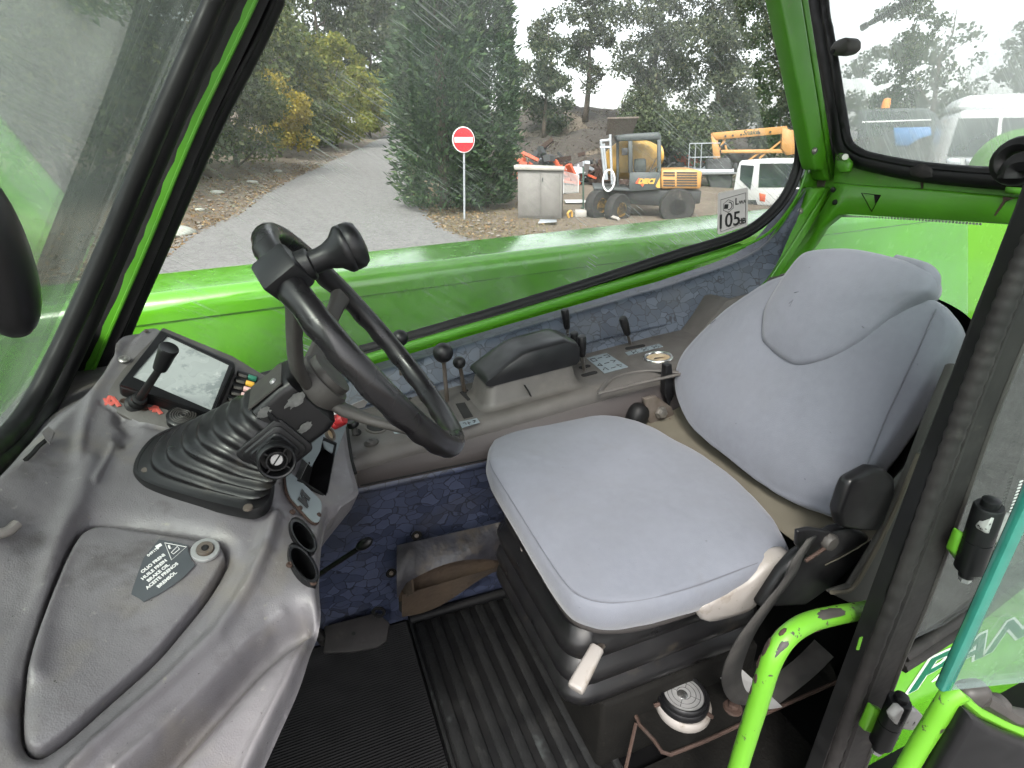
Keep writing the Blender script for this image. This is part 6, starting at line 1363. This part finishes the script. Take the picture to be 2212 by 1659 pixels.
g.f = [(2*i, 2*i+1, 2*i+3, 2*i+2) for i in range(len(bl_)-1)]
o_ = mk('strap', g, 'webbing', blt, 180); sm = o_.modifiers.new('thickness', 'SOLIDIFY'); sm.thickness = .0025
mk('strap_tail', tube(spl([PY(x, y, .50) for x, y in [(1648, 1510), (1690, 1480), (1740, 1440), (1780, 1400)]], 5), .022, 8, sx=.12), 'webbing', blt)
# far side: buckle bracket behind the cushion
bb = thing('buckle_bracket', 'rusty seat belt buckle bracket behind the cushion far corner', 'bracket', PY(1400, 930, .97))
mk('bracket', slab3([(1392,862),(1418,856),(1452,880),(1462,912),(1440,950),(1412,940),(1400,905)], .975, .012, .003), 'steel_dirty', bb)
mk('bolt', hexbolt(PY(1427, 890, .97), A(0, -1, 0), .011, .014), 'steel', bb); mk('small_bolt', hexbolt(PY(1448, 908, .97), A(0, -1, 0), .006, .01), 'steel_dirty', bb)
mk('boot', blob(PY(1376, 900, .985), (.026, .024, .034), axes(A(.3, 0, 1)), nu=16, nv=10, e=.8), 'rubber', bb)
mk('post', slab3([(1440,790),(1452,786),(1458,850),(1446,880),(1436,850)], .975, .02, .003), 'black_plastic', bb)
mk('lower_bracket', slab3([(1398,940),(1460,912),(1520,968),(1500,985),(1452,955)], .96, .02, .003), 'black_dirty', bb)
solo('seat_skirt', 'tan cloth strip between the seat cushion and backrest', 'cloth', gridf(np.linspace(0, 1, 16), np.linspace(0, 1, 5), lambda u, v: A(.73+.14*v, .99-.53*u, 1.572+.030*v*v-.012*math.sin(u*5)*v)), 'tan_fabric', smooth=180)
for (x, y), lb in (((1137, 1198), 'small white plastic clip under the cushion front edge'), ((1138, 1318), 'white cable clip low beside the seat bellows')):
    v = spl([PY(x+a, y+b_, .80) for a, b_ in [(-8, -22), (2, -8), (4, 10), (14, 24), (4, 28), (-2, 14), (-10, -4)]], 3, True); solo('plastic_clip', lb, 'clip', prism(v, A(0, .006, 0)), 'white_plastic')
# tray with the spirit level
tr_ = thing('level_tray', 'grimy black metal tray with rusty rim beside the seat base', 'tray', PZ(1480, 1560, 1.20))
TZ = 1.215; tq = [(1352, 1500), (1470, 1462), (1600, 1428), (1790, 1420), (1810, 1470), (1600, 1562), (1520, 1600), (1446, 1630), (1428, 1622), (1382, 1570)]
mk('plate', prism([PZ(x, y, TZ) for x, y in tq], A(0, 0, -.004)), 'black_dirty', tr_, 0)
mk('rim', tube([PZ(x, y, TZ+.002) for x, y in [(1354, 1502), (1382, 1566), (1412, 1598), (1430, 1624), (1448, 1630), (1525, 1600), (1606, 1562), (1810, 1472)]], .0036, 6), 'rust', tr_)
mk('leg', tube([PZ(1374, 1562, TZ), PZ(1352, 1659, TZ-.05)], .0035, 6), 'rust', tr_)
mk('rust_bolt', lathe(PZ(1583, 1529, TZ), A(0, 0, 1), [(.018, 0), (.016, .003), (.009, .003), (.009, .010), (.007, .012)], 14), 'rust', tr_)
solo('foil_sheet', 'pale crumpled metal foil scrap behind the spirit level', 'foil', prism([PZ(x, y, TZ+o) for x, y, o in [(1542, 1448, .012), (1590, 1436, .02), (1640, 1480, .012), (1690, 1528, .006), (1640, 1536, .006), (1585, 1500, .006)]], A(0, 0, .001)), 'zinc', smooth=0)
lc_ = PZ(1474, 1530, TZ); lvl = thing('spirit_level', 'round bubble level in black ring on white base', 'spirit level', lc_)
mk('base', lathe(lc_, A(0, 0, 1), [(.049, 0), (.051, .004), (.051, .016), (.047, .020)], 40), 'white_plastic', lvl)
mk('ring', lathe(lc_+A(0, .003, .020), A(0, 0, 1), [(.0475, 0), (.0475, .010), (.0455, .013), (.043, .013), (.043, .018), (.040, .021), (.0375, .020), (.036, .014)], 40), 'black_plastic', lvl)
vi = mk('vial', lathe(lc_+A(0, .003, .034), A(0, 0, 1), [(.036, 0), (.036, .002), (.02, .0035), (.0001, .004)], 40), 'zinc', lvl)
for r_ in (.030, .022, .0125): mk('circle_mark', tube([lc_+A(r_*math.cos(a), .003+r_*math.sin(a), .0372+.0012*(1-r_/.036)) for a in np.linspace(0, 2*math.pi, 32, endpoint=False)], .0005, 4, closed=True), 'print_black', vi)
for a in (40, 130, 220, 310): mk('cross_mark', tube([lc_+A(r_*math.cos(R(a)), .003+r_*math.sin(R(a)), .0378) for r_ in (.013, .030)], .0005, 4), 'print_black', vi)
mk('bubble', lathe(lc_+A(-.004, .002, .0378), A(0, 0, 1), [(.010, 0), (.0085, .001), (.0001, .0015)], 24), 'chrome', vi)
for a in (-60, 170, 55): mk('adjuster_screw', tube([lc_+A(.047*math.cos(R(a)), .003+.047*math.sin(R(a)), .022), lc_+A(.058*math.cos(R(a)), .003+.058*math.sin(R(a)), .020)], .004, 8), 'rust', lvl)
struct('sill_floor', prism([A(.3, .26, 1.125), A(.80, .26, 1.125), A(.80, .52, 1.125), A(.3, .52, 1.125)], A(0, 0, -.01)), 'black_dirty', smooth=0)
# ================================================================== near door post, grab bar, rear bodywork, open door
pst = thing('door_post', 'worn black door post with ribbed rubber seals, right of the seat', 'door post', A(.66, .33, 1.1))
edgeL = [(2262, 240), (2218, 390), (2150, 570), (2070, 780), (1990, 985), (1900, 1230), (1800, 1500), (1742, 1659), (1690, 1800)]
edgeR = [(2420, 330), (2330, 520), (2236, 700), (2160, 880), (2085, 1090), (2018, 1275), (1945, 1450), (1872, 1659), (1820, 1800)]
lin = lambda s, n=5: spl([A((1-s)*a[0]+s*b_[0], (1-s)*a[1]+s*b_[1]) for a, b_ in zip(edgeL, edgeR)], n)
def strip(s0, s1, y0, y1, th, m, name):
    a, b_ = lin(s0), lin(s1); return mk(name, loft([[PY(*p, y0) for p in a], [PY(*p, y1) for p in b_]], False, False, False) + loft([[PY(*p, y0) for p in a], [PY(*p, y0)+A(0, th, 0) for p in a]], False, False, False) + loft([[PY(*p, y1) for p in b_], [PY(*p, y1)+A(0, th, 0) for p in b_]], False, False, False), m, pst, 40)
strip(.0, .26, .350, .332, .002, 'rubber', 'inner_edge')
strip(.26, .36, .332, .335, .002, 'rubber_dirty', 'seal_channel')
seg_ = spl([A((1-.40)*a[0]+.40*b_[0], (1-.40)*a[1]+.40*b_[1]) for a, b_ in zip(edgeL, edgeR)], 26)
rad = [.0098*(1+.06*math.sin(i*1.57)) for i in range(len(seg_))]
mk('corrugated_seal', tube([PY(*p, .327) for p in seg_], rad, 10), 'rubber_dirty', pst)
strip(.50, .98, .330, .322, .03, 'rubber_dirty', 'outer_cover')
mk('cover_fold', tube([PY(*p, .325) for p in lin(.58)], .0045, 6), 'rubber_dirty', pst)
mk('cover_edge', tube([PY(*p, .322) for p in lin(.975)], .0028, 6), 'worn_dark', pst)
mk('post_body', prism([PY(*p, .352) for p in lin(.04, 2)] + [PY(*p, .352) for p in lin(.95, 2)[::-1]], A(0, .002, 0)), 'rubber', pst)
mk('paint_nick', prism([PY(x, y, .3315) for x, y in [(1858, 1378), (1864, 1376), (1856, 1404), (1850, 1404)]], A(0, .001, 0)), 'green_worn', pst)
gb = spl([PY(x, y, v) for x, y, v in [(1900, 1312, .40), (1856, 1320, .385), (1800, 1330, .37), (1748, 1344, .36), (1708, 1368, .352), (1680, 1402, .348), (1660, 1445, .346), (1640, 1510, .345), (1618, 1580, .345), (1594, 1659, .345), (1560, 1780, .345)]], 6)
gh = thing('grab_handle', 'bright green bent grab handle with chipped paint', 'handle', gb[-1])
mk('bar', tube(gb, .0130, 18), 'green_worn', gh, 180)
wr = [p + A(-.0022, -.0035, .0028) for p in gb[8:44]]
chip = G()
for i in range(90):
    k_ = RNG.integers(6, 50); c = gb[k_]; tg_ = nrm(gb[k_+1]-gb[k_-1]); X_, Y_, _ = axes(tg_, A(0, 0, 1)); a = RNG.normal(2.3, .9); q = X_*math.cos(a)+Y_*math.sin(a); s_ = RNG.uniform(.0012, .0045)*(2.0 if i < 14 else 1)
    chip.add(blob(c+q*.0128+tg_*RNG.uniform(-.008, .008), (s_*.9, s_*1.9, .0006), (np.cross(tg_, q), tg_, q), 7, 4))
o_ = mk('bare_spots', chip, 'rust', gh, 180); o_['kind'] = 'stuff'
mk('bare_patch', tube([p + A(-.002, -.002, .0100) for p in gb[9:20]] , [.002, .008, .0095, .009, .009, .006, .002], 8, sx=.55, up=A(0,0,1)), 'worn_dark', gh)
mk('bare_patch', tube([p + A(-.0085, -.005, .0042) for p in gb[19:34]], [.002, .006, .0075, .006, .007, .005, .004, .002], 8, sx=.55), 'worn_dark', gh)

# rear bodywork with the model lettering
rb = thing('rear_bodywork', 'green rear body side with large dark green lettering', 'bodywork', A(1.0, .36, 1.1))
RBY = .375; r5 = lambda x, y, o=0.0: PY(x, y, RBY-o)
mk('side_panel', prism([r5(x, y) for x, y in [(1800, 1700), (1852, 1590), (1905, 1500), (1950, 1448), (2060, 1380), (2140, 1318), (2260, 1220), (2560, 1000), (2700, 1300), (2400, 1900), (1800, 1900)]], A(0, .02, 0), .004, 1), 'green_paint', rb)
tx0 = r5(1951, 1497, .001); tz = A(0, 0, 1)
for nm, off, mm, oo in (('lettering_outline', .0052, 'print_white', .0010), ('lettering', .0012, 'dark_green_print', .0022)):
    mk(nm, text_g('PANORAMIC', .105, tx0+A(.002, -oo, .028), A(1.75, 0, 0), tz, off, 'LEFT', .22, .0004, 1.0), mm, rb, 0)
mk('upper_rubber', tube([r5(x, y, .004) for x, y in [(1948, 1440), (2060, 1368), (2140, 1306), (2300, 1180)]], .011, 8), 'rubber_dirty', rb)
mk('upper_rubber', tube([r5(x, y, .000) for x, y in [(1952, 1418), (2060, 1346), (2140, 1286), (2300, 1150)]], .010, 8), 'rubber_dirty', rb)
mk('rust_spot', prism([r5(x, y, .004) for x, y in [(1928, 1432), (1945, 1420), (1952, 1432), (1944, 1448), (1930, 1450)]], A(0, .003, 0)), 'rust', rb)
mk('dirty_corner', prism([r5(x, y, .003) for x, y in [(1884, 1530), (1910, 1490), (1930, 1500), (1908, 1560), (1880, 1580)]], A(0, .002, 0)), 'green_cab', rb)
qw = thing('quarter_window', 'grimy grey quarter pane behind the door post', 'window', A(.9, .37, 1.6))
mk('pane', prism([PY(x, y, .372) for x, y in [(1975, 1380), (2070, 1090), (2230, 690), (2500, 500), (2600, 900), (2280, 1165), (2130, 1290), (2040, 1350)]], A(0, .005, 0)), 'glass_small', qw, 0)
mk('inner_trim', prism([PY(x, y, .40) for x, y in [(1990, 1400), (2060, 1120), (2200, 760), (2300, 700), (2235, 900), (2180, 1060), (2110, 1290)]], A(0, .01, 0)), 'rubber_dirty', qw)
g = G()
for p in spl([A(2206, 1040), A(2176, 1125), A(2142, 1210), A(2108, 1292)], 12): g.add(box(PY(p[0], p[1], .3705), (.008, .0008, .0028)))
o_ = mk('frit_dots', g, 'print_white', qw, 0); o_['kind'] = 'stuff'

def hinge(lbl, top_, bot, Yv, r_, plate, green):
    a, b_ = PY(*top_, Yv), PY(*bot, Yv); d_ = nrm(a-b_); L_ = np.linalg.norm(a-b_); t_ = thing('hinge_assembly', lbl, 'hinge', b_, 'door hinges on the rear post')
    mk('barrel', lathe(b_, d_, [(r_*.55, -.012), (r_*.6, 0), (r_, .001), (r_, L_*.47), (r_*.93, L_*.475), (r_*.93, L_*.485), (r_, L_*.49), (r_, L_*.97), (r_*.9, L_), (r_*.6, L_), (r_*.6, L_+.008), (r_*.35, L_+.010)], 20), 'black_plastic', t_)
    mk('pin_nut', lathe(b_-d_*.02, d_, [(r_*.45, 0), (r_*.45, .012)], 6), 'zinc', t_)
    mk('door_leaf', prism([PY(x, y, Yv-.012) for x, y in plate], A(0, .012, 0), .002, 1), 'bare_metal', t_)
    mk('post_leaf', prism([PY(x, y, Yv+.012) for x, y in green], A(0, .012, 0), .002, 1), 'green_worn', t_)
hinge('upper door hinge with black barrel and bare metal leaf', (2138, 1092), (2092, 1228), .29, .0155, [(2128, 1150), (2150, 1112), (2200, 1118), (2216, 1128), (2196, 1182), (2160, 1178)], [(2062, 1195), (2080, 1150), (2108, 1165), (2098, 1200), (2082, 1222)])
hinge('lower door hinge with black barrel and zinc cap', (1945, 1512), (1902, 1606), .29, .0150, [(1930, 1552), (1948, 1532), (1985, 1536), (1996, 1548), (1972, 1580), (1940, 1576)], [(1868, 1580), (1890, 1530), (1912, 1540), (1896, 1590)])

# open door
dr = thing('cab_door', 'open cab door with tinted glass edge and black lower lining', 'door', A(.56, .2, 1.4))
d0, dd_ = A(.556, .205, 0), nrm(A(.60, -.17, 0)); dnr = A(-dd_[1], dd_[0], 0)*-1
DPL = (d0, nrm(np.cross(dd_, A(0, 0, 1)))); dq = lambda x, y, o=0.0: PP(x, y, (DPL[0]+DPL[1]*o, DPL[1]))
ZB = 1.684
mk('glass_pane', prism([d0+A(0,0,ZB)+dd_*.010, d0+A(0,0,2.6)+dd_*.010, d0+A(0,0,2.6)+dd_*.9, d0+A(0,0,ZB)+dd_*.9], DPL[1]*.006), 'glass_door', dr, 0)
mk('glass_edge_face', bevelg(box(d0+A(0,0,(ZB+2.6)/2)+dd_*.003-DPL[1]*-.003, (.013, .010, 2.6-ZB), (dd_, DPL[1], A(0,0,1))), .003, 2), 'glass_edge', dr)
mk('frame_bar', tube([dq(2075, 1492), dq(2052, 1506), dq(2030, 1540), dq(1985, 1612), dq(1940, 1690)], .0105, 10), 'green_worn', dr)
mk('frame_bar', tube([dq(2068, 1500), dq(2110, 1535), dq(2160, 1560), dq(2230, 1590)], .006, 8), 'green_worn', dr)
mk('lower_lining', bevelg(prism([dq(x, y, .006) for x, y in [(2066, 1512), (2110, 1544), (2160, 1568), (2260, 1605), (2260, 1800), (1930, 1800), (1985, 1659), (2040, 1560)]], DPL[1]*.02), .006, 2), 'black_plastic', dr)
mk('lining_step', bevelg(prism([dq(x, y, -.012) for x, y in [(2120, 1620), (2260, 1650), (2260, 1800), (2090, 1800)]], DPL[1]*.02), .008, 2), 'black_plastic', dr)
for x, y in ((2098, 1498), (2142, 1528)): mk('glass_clamp', blob(dq(x, y, -.010), (.018, .012, .015), (dd_, DPL[1], A(0, 0, 1)), 14, 9, .7), 'worn_dark', dr)
mk('clamp_bar', tube([dq(2120, 1508, -.006), dq(2180, 1545, -.006), dq(2260, 1560, -.006)], .010, 8), 'worn_dark', dr)
